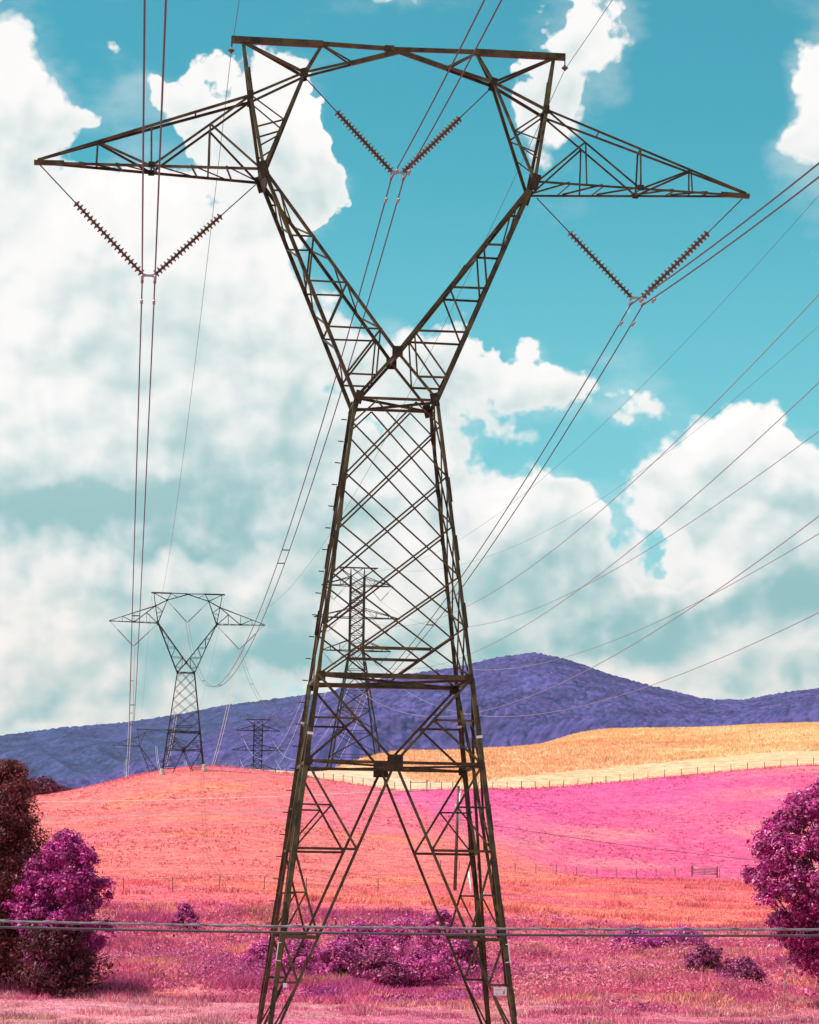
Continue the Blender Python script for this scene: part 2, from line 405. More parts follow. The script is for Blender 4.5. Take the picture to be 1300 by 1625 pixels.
def crown_field(x, y, cell, seed):
    """rounded tree crowns on a jittered grid: height 0..1 and a random tone per crown"""
    xi = np.floor(x / cell).astype(np.int64); yi = np.floor(y / cell).astype(np.int64)
    best = np.full(x.shape, 9e9); tone = np.zeros(x.shape); hgt = np.zeros(x.shape)
    def h(a, b, k):
        n = (a * 73856093 ^ b * 19349663 ^ (k + seed * 7) * 83492791) & 0x7fffffff
        n = ((n ^ (n >> 13)) * 1274126177) & 0x7fffffff
        return (n & 0xffff) / 65535.0
    for dx in (-1, 0, 1):
        for dy in (-1, 0, 1):
            cx = (xi + dx + .15 + .7 * h(xi + dx, yi + dy, 1)) * cell; cy = (yi + dy + .15 + .7 * h(xi + dx, yi + dy, 2)) * cell
            d = np.hypot(x - cx, y - cy) / cell
            u = d < best
            best = np.where(u, d, best); tone = np.where(u, h(xi + dx, yi + dy, 3), tone); hgt = np.where(u, .5 + .5 * h(xi + dx, yi + dy, 4), hgt)
    return np.sqrt(np.clip(1 - (best / .78) ** 2, 0, 1)) * hgt, tone
def build_hill(name, label, ridge, r0, r1, rb, spur, tones, seed, a_rng=(-11, 11), step=4.0):
    """ridge: (px,row) skyline of the hill at distance r1; foot at r0, falls off to rb behind"""
    rp = np.array([q[0] for q in ridge], float)
    rz = np.array([sight(px, row)[2] / math.hypot(*sight(px, row)[:2]) * r1 for px, row in ridge])
    ra = np.array([math.atan2(sight(px, row)[0], sight(px, row)[1]) for px, row in ridge])
    a = np.radians(np.arange(a_rng[0], a_rng[1], step / r1 * 57.3)); r = np.concatenate([np.linspace(r0, r0 + .45 * (r1 - r0), 60)[:-1], np.arange(r0 + .45 * (r1 - r0), r1 + 40, step * 1.5), np.linspace(r1 + 50, rb, 16)])
    A, Rr = np.meshgrid(a, r, indexing='ij'); X = (Rr * np.sin(A)).ravel(); Y = (Rr * np.cos(A)).ravel(); A = A.ravel(); Rr = Rr.ravel()
    Hr = np.interp(A, ra, rz) - 9
    t = np.clip((Rr - r0) / (r1 - r0), 0, 1)
    prof = t ** 1.18
    back = 1 - .9 * sstep(r1, rb, Rr)
    n = -np.abs(vnoise(X + .45 * Y, Y * .22, 260, seed) - .5) * 4 + 1 + (vnoise(X + .3 * Y, Y * .3, 95, seed + 1) - .5) * 1.3
    Z = Hr * prof * back + spur * n * np.sin(np.clip(t, 0, 1) ** .8 * math.pi) ** 1.1 * (1 - .5 * t)
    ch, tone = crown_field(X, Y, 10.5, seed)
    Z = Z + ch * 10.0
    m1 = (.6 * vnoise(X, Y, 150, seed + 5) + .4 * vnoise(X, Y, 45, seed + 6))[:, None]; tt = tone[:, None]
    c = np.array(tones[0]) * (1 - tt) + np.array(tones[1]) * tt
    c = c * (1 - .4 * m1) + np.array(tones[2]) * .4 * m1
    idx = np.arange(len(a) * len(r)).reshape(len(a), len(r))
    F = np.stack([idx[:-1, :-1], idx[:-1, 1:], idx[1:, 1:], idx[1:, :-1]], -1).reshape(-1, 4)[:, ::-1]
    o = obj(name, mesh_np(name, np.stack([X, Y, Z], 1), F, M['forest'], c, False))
    return tag(o, label, None, kind='structure')
build_hill('far_ridge', 'long blue wooded ridge on the left skyline, cloud shadow in its colour',
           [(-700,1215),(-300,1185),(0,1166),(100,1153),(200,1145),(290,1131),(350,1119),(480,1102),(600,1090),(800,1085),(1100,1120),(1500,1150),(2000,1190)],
           5200, 8300, 9600, 100, ((.010,.030,.085), (.070,.074,.20), (.060,.05,.17)), 21, (-12, 4), 5.2)  # dark teal-blue tones paint in the cloud shadow lying on this ridge
build_hill('mountain', 'purple wooded mountain behind the pylon',
           [(-700,1330),(0,1262),(180,1222),(316,1174),(400,1142),(476,1112),(560,1084),(640,1069),(720,1058),(790,1041),(850,1034),(905,1046),(960,1066),(1050,1091),(1120,1108),(1180,1109),(1240,1098),(1300,1091),(1500,1080),(2000,1120)],
           3200, 6500, 7600, 110, ((.012,.026,.090), (.120,.080,.25), (.075,.058,.23)), 33)

# ------------------------------------------------------------------ lattice towers
YAW = 0.1106; T1 = (-0.6267, 87.5654); SPAN = 330.95
ZB = 4.75                                     # tower foot lies this far below eye level
def line_pt(x, y, z):
    """point in the main line's frame (x across, y along the line, z above eye level) to world"""
    c, s = math.cos(YAW), math.sin(YAW)
    return Vector((T1[0] + c * x - s * y, T1[1] + s * x + c * y, z))
def angle_mesh(mat, t=.13):
    pr = [(-.5, 0), (.5, 0), (.5, t), (-.5 + t, t), (-.5 + t, 1), (-.5, 1)]
    V = [(x, y, z) for z in (0, 1) for x, y in pr]; n = 6
    F = [(k, (k + 1) % n, n + (k + 1) % n, n + k) for k in range(n)]
    F += [(3, 2, 1, 0), (5, 4, 3, 0), (6, 7, 8, 9), (6, 9, 10, 11)]
    return pyd('angle_bar', V, F, mat)
def beam_mesh(mat):
    v, f = box_vf((0, 0, .5), (1, 1, 1)); return pyd('beam', v, f, mat)
ANG = angle_mesh(M['steel']); ANG_FAR = angle_mesh(M['steel_far'], .35)
BEAM = beam_mesh(M['steel']); PLATE = beam_mesh(M['plate']); BEAM_FAR = beam_mesh(M['steel_far'])
def bar(parent, name, p, q, w, nrm, off=0.0, mesh=None, z0=ZB):
    """rolled angle from p to q; nrm = outward normal of the face it lies in"""
    p = Vector(p); q = Vector(q); d = q - p
    z, y, _ = frame(d, nrm); y = -y                       # second flange points inwards
    x = y.cross(z)
    p = p - y * off
    o = bpy.data.objects.new(name, mesh or ANG)
    Mx = Matrix.Identity(4)
    for i in range(3):
        Mx[i][0] = x[i] * w; Mx[i][1] = y[i] * w; Mx[i][2] = z[i] * d.length; Mx[i][3] = p[i]
    Mx[2][3] += z0
    link(o, parent); o.matrix_basis = Mx
    return o
def plate(parent, c, nrm, up, w, h, t=.03, mesh=None, z0=ZB, name='gusset_plate'):
    up = Vector(up); nrm = Vector(nrm).normalized()
    z, y, _ = frame(up, nrm); x = y.cross(z)
    o = bpy.data.objects.new(name, mesh or PLATE); c = Vector(c) - z * h / 2
    Mx = Matrix.Identity(4)
    for i in range(3):
        Mx[i][0] = x[i] * w; Mx[i][1] = y[i] * t; Mx[i][2] = z[i] * h; Mx[i][3] = c[i]
    Mx[2][3] += z0
    link(o, parent); o.matrix_basis = Mx
    return o

XT, ZTIP, ZTOP, XTOP = 13.0, 26.33, 31.33, 6.18
XK, ZK, DK2 = 4.924, 26.245, .942
XQ, ZQ = 5.432, 29.117
XP, ZP = 3.49, 30.138
ZW, XW, DW, ZC, DC = 17.955, 1.458, 1.0335, 19.684, .945
SX, SD = .1216, .1007
Z1, Z2, Z3, Z4, Z5, ZF = 7.993, 5.005, 2.041, -.914, -2.41, -4.74
def lw(z): return XW + SX * (ZW - z)
def ld(z): return DW + SD * (ZW - z)
def pk_d(z): return DK2 * (ZTOP - z) / (ZTOP - ZK) + .05      # peak legs close up towards the beam
def lerp(a, b, t): return tuple(x + (y - x) * t for x, y in zip(a, b))

def build_tower(label, full=True):
    T = empty('transmission_tower')
    tag(T, label, 'pylon', 'lattice pylons of the main line')
    st = lambda *a, **k: bar(T, *a, **k)
    fy = {-1: Vector((0, -1, 0)), 1: Vector((0, 1, 0))}
    # --- legs
    for sx in (-1, 1):
        for sy in (-1, 1):
            P = lambda z: (sx * lw(z), sy * ld(z), z)
            o = st('leg', P(ZF), P(Z1), .162, (0, sy, 0)); o2 = st('leg', P(Z1), P(ZW), .118, (0, sy, 0))
            if full:
                for zz in (-3.0, -.2, 3.2, 6.6, 10.2, 12.6, 14.7):
                    plate(T, (sx * (lw(zz) + .055), sy * (ld(zz) + .015), zz), (0, sy, 0), (-sx * SX, -sy * SD, 1), .075, .9, .04, name='splice_plate')
            plate(T, (sx * lw(ZF), sy * ld(ZF), ZF - .35), (0, 1, 0), (0, 0, 1), .8, .7, .8, None, name='footing').data = FOOT
    nodes = [17.03, 15.17, 13.38, 11.57, 9.77, Z1]
    for axis in (0, 1):
        for s in (-1, 1):
            if axis == 0:
                P = lambda f, z: (f * lw(z), s * ld(z), z); n = (0, s, 0)
            else:
                P = lambda f, z: (s * lw(z), f * ld(z), z); n = (s, 0, 0)
            wd = .06 if axis == 0 else .05
            # double-lattice of the body
            for i in range(len(nodes) - 2):
                st('diagonal_brace', P(-1, nodes[i]), P(1, nodes[i + 2]), wd, n, .03)
                st('diagonal_brace', P(1, nodes[i]), P(-1, nodes[i + 2]), wd, n, -.05)
            for f in (-1, 1):
                st('diagonal_brace', P(f * .48, ZW - .08), P(-f, nodes[1]), wd, n, .03 * f)
                st('diagonal_brace', P(f * .48, ZW - .08), P(f, nodes[0]), wd * .9, n, -.05 * f)
                st('diagonal_brace', P(f, nodes[4]), P(0, Z1), wd, n, .03 * f)
            if axis == 0: st('horizontal_strut', P(-.49, 8.96), P(.49, 8.96), .11, n, .06)
            st('horizontal_strut', P(-1, Z1), P(1, Z1), .165 if axis == 0 else .13, n, .02)
            st('horizontal_strut', P(-1, ZW), P(1, ZW), .105, n, .02)
            # K panel to the centre plate, then the spread legs below
            zm = (Z1 + Z2) / 2
            st('horizontal_strut', P(-1, Z2), P(1, Z2), .105, n, .02)
            for f in (-1, 1):
                g = lambda z: f * (Z1 - z) / (Z1 - Z2)
                K = lambda z: lerp(P(f, Z1), P(0, Z2), (Z1 - z) / (Z1 - Z2))
                B = P(f, ZF)
                V = lambda z: lerp(P(0, Z2), B, (Z2 - z) / (Z2 - ZF))
                st('diagonal_brace', P(f, Z1), P(0, Z2), .095, n, .05)
                st('horizontal_strut', P(f, zm), K(zm), .075, n, .03)
                st('diagonal_brace', K(zm), P(f, Z2), .085, n, -.03)
                st('diagonal_brace', P(0, Z2), B, .098, n, .05)
                for za, zb, wh in ((Z2, Z3, .085), (Z3, Z4, .12), (Z4, Z5, .075)):
                    st('diagonal_brace', P(f, za), V(zb), .08, n, -.03)
                    st('horizontal_strut', P(f, zb), V(zb), wh, n, .03)
                    if zb > Z5:
                        mid = lerp(P(f, za), V(zb), .5)
                        st('horizontal_strut', P(f, mid[2]), mid, .06, n, .03)
                        st('diagonal_brace', mid, P(f, zb), .06, n, -.07)
                st('diagonal_brace', V(Z5), lerp(P(f, Z5), P(f, ZF), .75), .06, n, -.03)
            if axis == 0:
                c = P(0, Z2); plate(T, (0, c[1] + s * .09, c[2]), n, (0, 0, 1), .54, .54, .03)
                for f in (-1, 1):
                    c = P(f, Z1); plate(T, (c[0] - f * .12, c[1] + s * .035, c[2] - .06), n, (0, 0, 1), .26, .34, .02)
                    c = P(f, ZW); plate(T, (c[0] - f * .1, c[1] + s * .035, c[2] + .02), n, (-.25 * f, 0, 1), .28, .48, .02)
                    c = P(f, Z2); plate(T, (c[0] - f * .1, c[1] + s * .035, c[2]), n, (0, 0, 1), .22, .28, .02)
    # plan bracing at the belts
    for z, w in ((ZW, .085), (Z1, .09), (Z2, .07)):
        for f in (-1, 1): st('plan_brace', (-lw(z), -f * ld(z), z), (lw(z), f * ld(z), z), w, (0, 0, 1), .03 * f)
    # --- the two arms of the fork
    lv = [25.43, 23.79, 22.15, 20.50, 18.81]
    for sx in (-1, 1):
        O = lambda sy, z: lerp((sx * XW, sy * DW, ZW), (sx * XK, sy * DK2, ZK), (z - ZW) / (ZK - ZW))
        I = lambda sy, z: lerp((0, sy * DC, ZC), (sx * XK, sy * DK2, ZK), (z - ZC) / (ZK - ZC))
        X = lambda sy, z: lerp((0, sy * DC, ZC), (sx * XW, sy * DW, ZW), (ZC - z) / (ZC - ZW))
        for sy in (-1, 1):
            n = (0, sy, 0)
            st('fork_chord', O(sy, ZW), O(sy, ZK), .13, n); st('fork_chord', I(sy, ZC), I(sy, ZK), .108, n)
            st('fork_chord', (0, sy * DC, ZC), (sx * XW, sy * DW, ZW), .105, n, .02 + .03 * sx)
            for i, z in enumerate(lv):
                inner = I(sy, z) if z > ZC else X(sy, z)
                st('horizontal_strut', O(sy, z), inner, .07, n, .03)
            for a, b in ((1, 2), (2, 3), (3, 4)):
                st('diagonal_brace', I(sy, lv[a]), O(sy, lv[b]), .07, n, -.04)
            st('diagonal_brace', I(sy, lv[3]), X(sy, lv[4]), .06, n, -.04)
            st('diagonal_brace', I(sy, lv[0]), O(sy, lv[1]), .055, n, -.04)
            plate(T, (sx * XK, sy * (DK2 + .03), ZK - .05), n, (sx * .3, 0, 1), .32, .62, .03)
            # peak: K - Q - beam on the outside, K - P - beam inside
            for (xa, za, xb, zb, w) in ((XK, ZK, XQ, ZQ, .115), (XQ, ZQ, 5.74, ZTOP - .1, .12), (XK, ZK, XP, ZP, .105), (XP, ZP, 2.87, ZTOP - .05, .105),
                                        (XQ, ZQ, XP, ZP, .095), (XP, ZP, 1.77, 30.66, .10), (XP, ZP, 5.72, ZTOP - .08, .095), (2.87, ZTOP - .02, 1.77, 30.66, .07)):
                st('peak_chord', (sx * xa, sy * pk_d(za), za), (sx * xb, sy * pk_d(zb), zb), w, n)
            kq = lambda t: (sx * (XK + (XQ - XK) * t), sy * pk_d(ZK + (ZQ - ZK) * t), ZK + (ZQ - ZK) * t)
            kp = lambda t: (sx * (XK + (XP - XK) * t), sy * pk_d(ZK + (ZP - ZK) * t), ZK + (ZP - ZK) * t)
            st('peak_brace', kq(1), kp(.50), .055, n, -.03); st('peak_brace', kp(.50), kq(.56), .055, n, .03)
            st('peak_brace', kp(.33), kq(.30), .05, n, .03)
            plate(T, (sx * XP, sy * (pk_d(ZP) + .02), ZP), n, (sx * .3, 0, 1), .22, .32, .02)
            plate(T, (sx * XQ, sy * (pk_d(ZQ) + .02), ZQ), n, (0, 0, 1), .19, .32, .02)
            # cross-arm trusses
            tipb = (sx * XT, sy * .04, ZTIP); bot = lambda x: lerp((sx * XK, sy * DK2, ZK - .02), tipb, (x - XK) / (XT - XK))
            qd = pk_d(ZQ); top = lambda x: lerp((sx * XQ, sy * qd, ZQ), (sx * XT, sy * .04, ZTIP + .10), (x - XQ) / (XT - XQ))
            st('cross_arm_chord', bot(XK), tipb, .085, n); st('cross_arm_chord', top(XQ), top(XT), .088, n)
            N1 = lerp(top(XQ), bot(8.93), (6.87 - XQ) / (8.93 - XQ))
            st('cross_arm_brace', top(XQ), bot(8.93), .075, n, -.03)
            st('cross_arm_brace', bot(XK + .1), N1, .07, n, .03); st('cross_arm_brace', N1, bot(6.87), .06, n, .03)
            st('cross_arm_brace', bot(8.93), top(8.97), .06, n, .03); st('cross_arm_brace', bot(8.93), top(10.88), .075, n, -.03)
            st('cross_arm_brace', top(10.88), bot(10.9), .06, n, .03)
            plate(T, Vector(bot(8.93)) + Vector((0, sy * .03, .03)), n, (0, 0, 1), .22, .22, .02)
        # ties across the cross-arm, top and bottom, and across the fork
        BN = lambda x: lerp((sx * XK, -DK2, ZK - .02), (sx * XT, -.04, ZTIP), (x - XK) / (XT - XK))
        BF = lambda x: lerp((sx * XK, DK2, ZK - .02), (sx * XT, .04, ZTIP), (x - XK) / (XT - XK))
        xs = [5.0, 6.25, 7.5, 8.93, 10.2, 11.5]
        for a, b in zip(xs[:-1], xs[1:]):
            st('cross_arm_brace', BN(b), BF(b - .25), .055, (0, 0, -1), .03); st('cross_arm_brace', BF(a), BN(b), .055, (0, 0, -1), -.03)
        qd = pk_d(ZQ)
        TN = lambda x, s: lerp((sx * XQ, s * qd, ZQ), (sx * XT, s * .04, ZTIP + .10), (x - XQ) / (XT - XQ))
        for x in (7.4, 8.97): st('cross_arm_brace', TN(x, -1), TN(x, 1), .06, (0, 0, 1))
        for i, z in enumerate(lv[:-1]):
            z2 = (z + lv[i + 1]) / 2; s = 1 if i % 2 else -1
            for fn in (O, I):
                if fn is I and lv[i + 1] < ZC: continue
                st('fork_brace', fn(s, z), fn(-s, z2), .055, (sx, 0, 0), .03); st('fork_brace', fn(-s, z2), fn(s, lv[i + 1]), .055, (sx, 0, 0), -.03)
        # solid joint where fork, peak and cross-arm meet
        plate(T, (sx * (XK - .02), 0, ZK - .12), (sx, 0, 0), (sx * .35, 0, 1), 2 * DK2 - .05, .72, .05)
        bm = bar(T, 'peak_beam', (sx * 2.82, 0, ZTOP), (sx * XTOP, 0, ZTOP), .225, (0, 0, 1), 0, BEAM)
        bar(T, 'peak_beam', (0, 0, ZTOP - .04), (sx * 2.82, 0, ZTOP + .02), .14, (0, 0, 1), 0, BEAM)
        bar(T, 'peak_chord', (sx * 1.77, 0, 30.66), (0, 0, ZTOP - .12), .16, (0, 0, 1), 0, BEAM)
        bar(T, 'cross_arm_tip', (sx * (XT - .95), 0, ZTIP + .03), (sx * (XT + .12), 0, ZTIP), .16, (0, 0, 1), 0, BEAM)
        if full: bar(T, 'stub_post', (sx * 5.36, -pk_d(ZQ) + .18, ZQ), (sx * 5.52, -pk_d(ZQ) + .3, ZQ + 1.15), .09, (0, -1, 0))
    for s in (-1, 1):
        plate(T, (0, s * (DC + .10), ZC), (0, s, 0), (0, 0, 1), .38, .40, .03)
    bar(T, 'fork_brace', (0, -DC, ZC), (0, DC, ZC), .16, (0, 0, 1))
    bar(T, 'peak_brace', (-.55, 0, ZTOP - .03), (-.2, 0, ZTOP - .03), .2, (0, 0, 1), 0, BEAM)
    if full:
        # step bolts up the far left leg
        for k in range(30):
            z = 17.55 - .785 * k
            if z < ZF + 2: break
            P = Vector((-lw(z) - .08, ld(z), z)); s = 1 if k % 2 else -1
            o = bar(T, 'step_bolt', P, P + Vector((-.20, .02 * s, .01)), .035, (0, 0, 1), 0, BEAM)
        # number plates and the warning sign near the foot
        sgn = plate(T, (3.58, -ld(-2.6) - .07, -2.62), (0, -1, 0), (0, 0, 1), .44, .27, .012, WHITE, name='warning_sign')
        for (dx, dz, w, h, mk) in ((-.27, .0, .09, .24, 'signred'), (-.12, -.085, .06, .014, 'signblk'), (.13, -.03, .03, .10, 'signblk'), (-.10, .05, .12, .010, 'signblk'), (.02, .055, .09, .010, 'signblk'), (.165, .045, .012, .05, 'signblk'), (.10, -.085, .05, .012, 'signblk')):
            q = plate(T, (3.58 + dx, -ld(-2.6) - .081, -2.62 + dz), (0, -1, 0), (0, 0, 1), w, h, .008, beam_mesh(M[mk]), name='sign_mark')
            mw = q.matrix_basis.copy(); q.parent = sgn; q.matrix_basis = sgn.matrix_basis.inverted() @ mw
        plate(T, (-3.64, -ld(-2.5) - .07, -2.5), (0, -1, 0), (0, 0, 1), .14, .14, .03, WHITE, name='number_plate')
        for sx in (-1, 1):
            for sy, zz in ((-1, 5.95), (1, 6.6)): plate(T, (sx * lw(zz), sy * ld(zz) - .035, zz), (0, -1, 0), (-sx * SX, 0, 1), .21, .09, .012, WHITE, name='marker_band')
        for sx, x, z in ((-1, -3.86, -1.4), (1, 3.84, -1.36)):
            for dz, w, h in ((.30, .13, .03), (-.30, .13, .03), (0, .035, .60)):
                plate(T, (x + (.06 if dz == 0 else 0) * sx * 1, -ld(z) - .055, z + dz), (0, -1, 0), (-sx * SX, 0, 1), w, h, .02, WHITE, name='plate_bracket')
    return T
def concrete_foot():
    V, F = lathe_vf([(.62, 0), (.62, .35), (.5, .42), (.42, 1.0), (.36, 1.06)], 8)
    return pyd('footing', V, F, M['concrete'])
FOOT = concrete_foot(); WHITE = beam_mesh(M['white'])
tower = build_tower('tall weathered steel lattice pylon filling the foreground')
tower.location = (T1[0], T1[1], -ZB); tower.rotation_euler = (0, 0, YAW)
def copy_tree(o, parent=None):
    c = o.copy(); COL.objects.link(c)
    if parent is not None:
        c.parent = parent; c.matrix_parent_inverse = o.matrix_parent_inverse.copy()
    for ch in o.children: copy_tree(ch, c)
    return c
t2 = build_tower('lattice pylon standing on the crest of the salmon hill', False)
for ch in t2.children:
    if ch.data == ANG: ch.data = ANG_FAR
    elif ch.data in (BEAM, PLATE): ch.data = BEAM_FAR
DZ2 = 20.995; DZ3, Y3 = 21.6, 668.0
t2.location = line_pt(0, SPAN, DZ2 - ZB); t2.rotation_euler = (0, 0, YAW)
# shorter leg extension: concrete piers where its legs meet the hill
for sx in (-1, 1):
    for sy in (-1, 1):
        zc = 1.9 if sx > 0 else 1.0
        o = obj('footing', FOOT, t2); o.location = (sx * lw(zc), sy * ld(zc), zc - .5 + ZB); o.scale = (.75, .75, 1.1)
t3 = copy_tree(t2); t3['label'] = 'distant lattice pylon half sunk behind the salmon hill'
t3.location = line_pt(-1.0, Y3, DZ3 - ZB)

# ------------------------------------------------------------------ insulators
def disc_mesh():
    V, F = lathe_vf([(.035, -.075), (.05, -.06), (.055, -.02), (.132, -.012), (.138, .004), (.10, .022), (.05, .04), (.035, .075)], 10)
    me = pyd('insulator_disc', V, F, M['porcelain']); me.polygons.foreach_set('use_smooth', np.ones(len(me.polygons), bool)); return me
DISC = disc_mesh()
def far_string_mesh():
    pr = [(.02, 0)]
    n = 20
    for k in range(n):
        z = (k + .2) / n; pr += [(.04, z), (.13, z + .2 / n), (.13, z + .4 / n), (.04, z + .6 / n)]
    pr.append((.02, 1)); V, F = lathe_vf(pr, 6)
    return pyd('insulator_string', V, F, M['porcelain'])
FARSTR = far_string_mesh()
ROD = tube('rod', [(0, 0, 0), (0, 0, 1)], 1.0, M['fitting'], 6); RODW = tube('rod', [(0, 0, 0), (0, 0, 1)], 1.0, M['wire'], 6)
def rod(parent, name, p, q, r, mesh=None):
    p = Vector(p); q = Vector(q); o = bpy.data.objects.new(name, mesh or ROD); link(o, parent)
    xform(o, p, q - p, (0, 1, 0), (r, r, (q - p).length)); return o
def v_string(label, ax, az, bx, bz, yx, yz, org, rz, group, full, links=(.45, .45), f_string=.69):
    """V of two insulator strings hanging from (ax,az) and (bx,bz) in the tower plane, meeting at the yoke"""
    root = empty('v_string_insulator', org, rz); tag(root, label, 'insulator', group)
    for (hx, hz, s) in ((ax, az, -1), (bx, bz, 1)):
        e = Vector((yx + s * .20, 0, yz + .08)); h = Vector((hx, 0, hz)); d = (h - e); L = d.length; u = d / L
        Ls = L * f_string if not callable(f_string) else f_string(L)
        rod(root, 'hanger_link', e + u * Ls, h, .022 if full else .03, RODW)
        if full:
            core = rod(root, 'insulator_string', e, e + u * Ls, .03, RODW)
            n = 20
            for k in range(n):
                o = bpy.data.objects.new('insulator_disc', DISC); link(o, root)
                xform(o, e + u * Ls * (k + .6) / n, u, (0, 1, 0), (1.12, 1.12, 1.05))
                mw = o.matrix_basis.copy(); o.parent = core; o.matrix_basis = core.matrix_basis.inverted() @ mw
        else:
            o = bpy.data.objects.new('insulator_string', FARSTR); link(o, root); xform(o, e, u, (0, 1, 0), (1, 1, Ls))
    if full:
        # yoke: a shallow arch of plate with two suspension clamps
        V = []; prof = [(-.27, .06), (-.2, .13), (-.08, .1), (.08, .1), (.2, .13), (.27, .06), (.24, -.04), (.12, .02), (-.12, .02), (-.24, -.04)]
        n = len(prof); V = [(x, y, z) for y in (-.02, .02) for x, z in prof]
        F = [tuple(range(n)), tuple(range(2 * n - 1, n - 1, -1))] + [(k, k + n, (k + 1) % n + n, (k + 1) % n) for k in range(n)]
        o = obj('yoke_plate', pyd('yoke_plate', V, F, M['fitting']), root); o.location = (yx, 0, yz)
        for s in (-1, 1):
            V, F = lathe_vf([(.02, -.24), (.05, -.2), (.06, 0), (.05, .2), (.02, .24)], 8)
            c = obj('suspension_clamp', pyd('suspension_clamp', V, F, M['fitting']), root)
            c.location = (yx + s * .225, 0, yz - .16); c.rotation_euler = (math.pi / 2, 0, 0)
            rod(root, 'clamp_hanger', (yx + s * .225, 0, yz - .15), (yx + s * .235, 0, yz + .0), .03)
    else:
        rod(root, 'yoke_plate', (yx - .25, 0, yz), (yx + .25, 0, yz), .06)
    return root
PHASES = [('L', -12.92, 26.26, -5.15, 25.90, -8.90, 22.28), ('C', -3.36, 29.93, 3.36, 29.93, 0.0, 26.54), ('R', 5.15, 25.88, 12.85, 26.22, 8.88, 22.22)]
nm = {'L': 'left cross-arm', 'C': 'fork window', 'R': 'right cross-arm'}
for k, ax, az, bx, bz, yx, yz in PHASES:
    v_string(f'brown V insulator string hanging in the {nm[k]} of the near pylon', ax, az, bx, bz, yx, yz, (T1[0], T1[1], 0), YAW, 'V insulators of the near pylon', True, f_string=.655)
    v_string(f'small V insulator string in the {nm[k]} of the hilltop pylon', ax, az, bx, bz, yx, yz, line_pt(0, SPAN, DZ2), YAW, 'V insulators of the hilltop pylon', False, f_string=.655)
    if k != 'R': v_string(f'tiny V insulator string in the {nm[k]} of the pylon sunk behind the hill', ax, az, bx, bz, yx, yz, line_pt(-1, Y3, DZ3), YAW, 'V insulators of the sunken pylon', False, f_string=.655)

# ------------------------------------------------------------------ conductors of the main line
def span_z(k):
    z0 = {'L': 22.08, 'C': 26.34, 'R': 22.02}[k]
    def toward(s): return z0 - .105 * s + .0006 * s * s
    def away(s):
        t = s / SPAN; return z0 + DZ2 * t - 4 * 14.4 * t * (1 - t)
    def nxt(s):
        L = Y3 - SPAN; t = s / L; return z0 + DZ2 + (DZ3 - DZ2) * t - 4 * 15.5 * t * (1 - t)
    return toward, away, nxt
def conductor(k, yx, label):
    root = empty('conductor_bundle', line_pt(yx, 0, 22)); tag(root, label, 'power line', 'twin conductor bundles of the main line')
    Mi = Matrix.Translation(-root.location)
    tw, aw, nx = span_z(k)
    drift = .003 if k == 'L' else 0.0
    for s in (-1, 1):
        x = yx + s * .225
        pts = [line_pt(x - drift * q, -q, tw(q)) for q in np.linspace(150, 0, 46)[:-1]]
        pts += [line_pt(x, q, aw(q)) for q in np.linspace(0, SPAN, 80)]
        o = obj('wire', tube('wire', [p - root.location for p in pts], .0255, M['wire'], 6), root)
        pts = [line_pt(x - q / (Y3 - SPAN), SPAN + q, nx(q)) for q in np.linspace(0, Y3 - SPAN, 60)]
        o = obj('wire', tube('wire', [p - root.location for p in pts], .03, M['wire_far'], 5), root)  # same cable as above, its sunlit look painted as a paler metal
        # vibration dampers
        for q, sg in ((1.75, 1), (1.9, -1)):
            zz = aw(q) if sg > 0 else tw(q)
            d = empty_mesh_damper(root, line_pt(x, sg * q, zz - .10) - root.location, YAW)
    for q in (62, 66.5 if k == 'C' else 118, 168, 226, 285):
        a = line_pt(yx - .225, q, aw(q)) - root.location; b = line_pt(yx + .225, q, aw(q)) - root.location
        rod(root, 'spacer', a, b, .035, RODW)
    return root
def _damper():
    V1, F1 = lathe_vf([(.02, -.22), (.055, -.2), (.055, -.09), (.018, -.08), (.018, .08), (.055, .09), (.055, .2), (.02, .22)], 7)
    v, f = box_vf((0, .06, 0), (.03, .14, .05), len(V1)); return pyd('vibration_damper', V1 + v, F1 + f, M['fitting'])
DAMP = _damper()
def empty_mesh_damper(parent, loc, rz):
    o = obj('vibration_damper', DAMP, parent); o.location = loc; o.rotation_euler = (math.pi / 2, 0, rz); return o
conductor('L', -8.90, 'twin conductor cable clamped below the left cross-arm insulators')
conductor('C', 0.0, 'twin conductor cable running through the fork window of the pylon')
conductor('R', 8.88, 'twin conductor cable clamped below the right cross-arm insulators')
for sx, side in ((-1, 'left'), (1, 'right')):
    x = sx * 6.17; z0 = 30.85
    pts = [line_pt(x, -q, z0 - .085 * q + .0006 * q * q) for q in np.linspace(150, 0, 40)[:-1]]
    pts += [line_pt(x, q, z0 + DZ2 * q / SPAN - 4 * 9.5 * (q / SPAN) * (1 - q / SPAN)) for q in np.linspace(0, SPAN, 70)]
    L = Y3 - SPAN
    pts += [line_pt(x - q / L, SPAN + q, z0 + DZ2 + (DZ3 - DZ2) * q / L - 4 * 10 * (q / L) * (1 - q / L)) for q in np.linspace(4, L, 50)]
    o = obj('shield_wire', tube('shield_wire', pts, .0115, M['wire'], 5))
    tag(o, f'thin shield wire hung from the {side} end of the peak beam', 'power line', 'shield wires of the main line')
    r = empty('shield_wire_hanger', line_pt(x, 0, 31.2), YAW); tag(r, f'short insulated hanger at the {side} end of the peak beam', 'insulator', 'shield wire hangers')
    rod(r, 'hanger_link', (0, 0, -.3), (0, 0, .05), .022, RODW)
    V, F = lathe_vf([(.03, -.12), (.05, -.08), (.12, -.03), (.13, .0), (.06, .05), (.03, .1)], 8)
    q = obj('insulator_disc', pyd('bell', V, F, M['porcelain']), r); q.location = (0, 0, -.28)

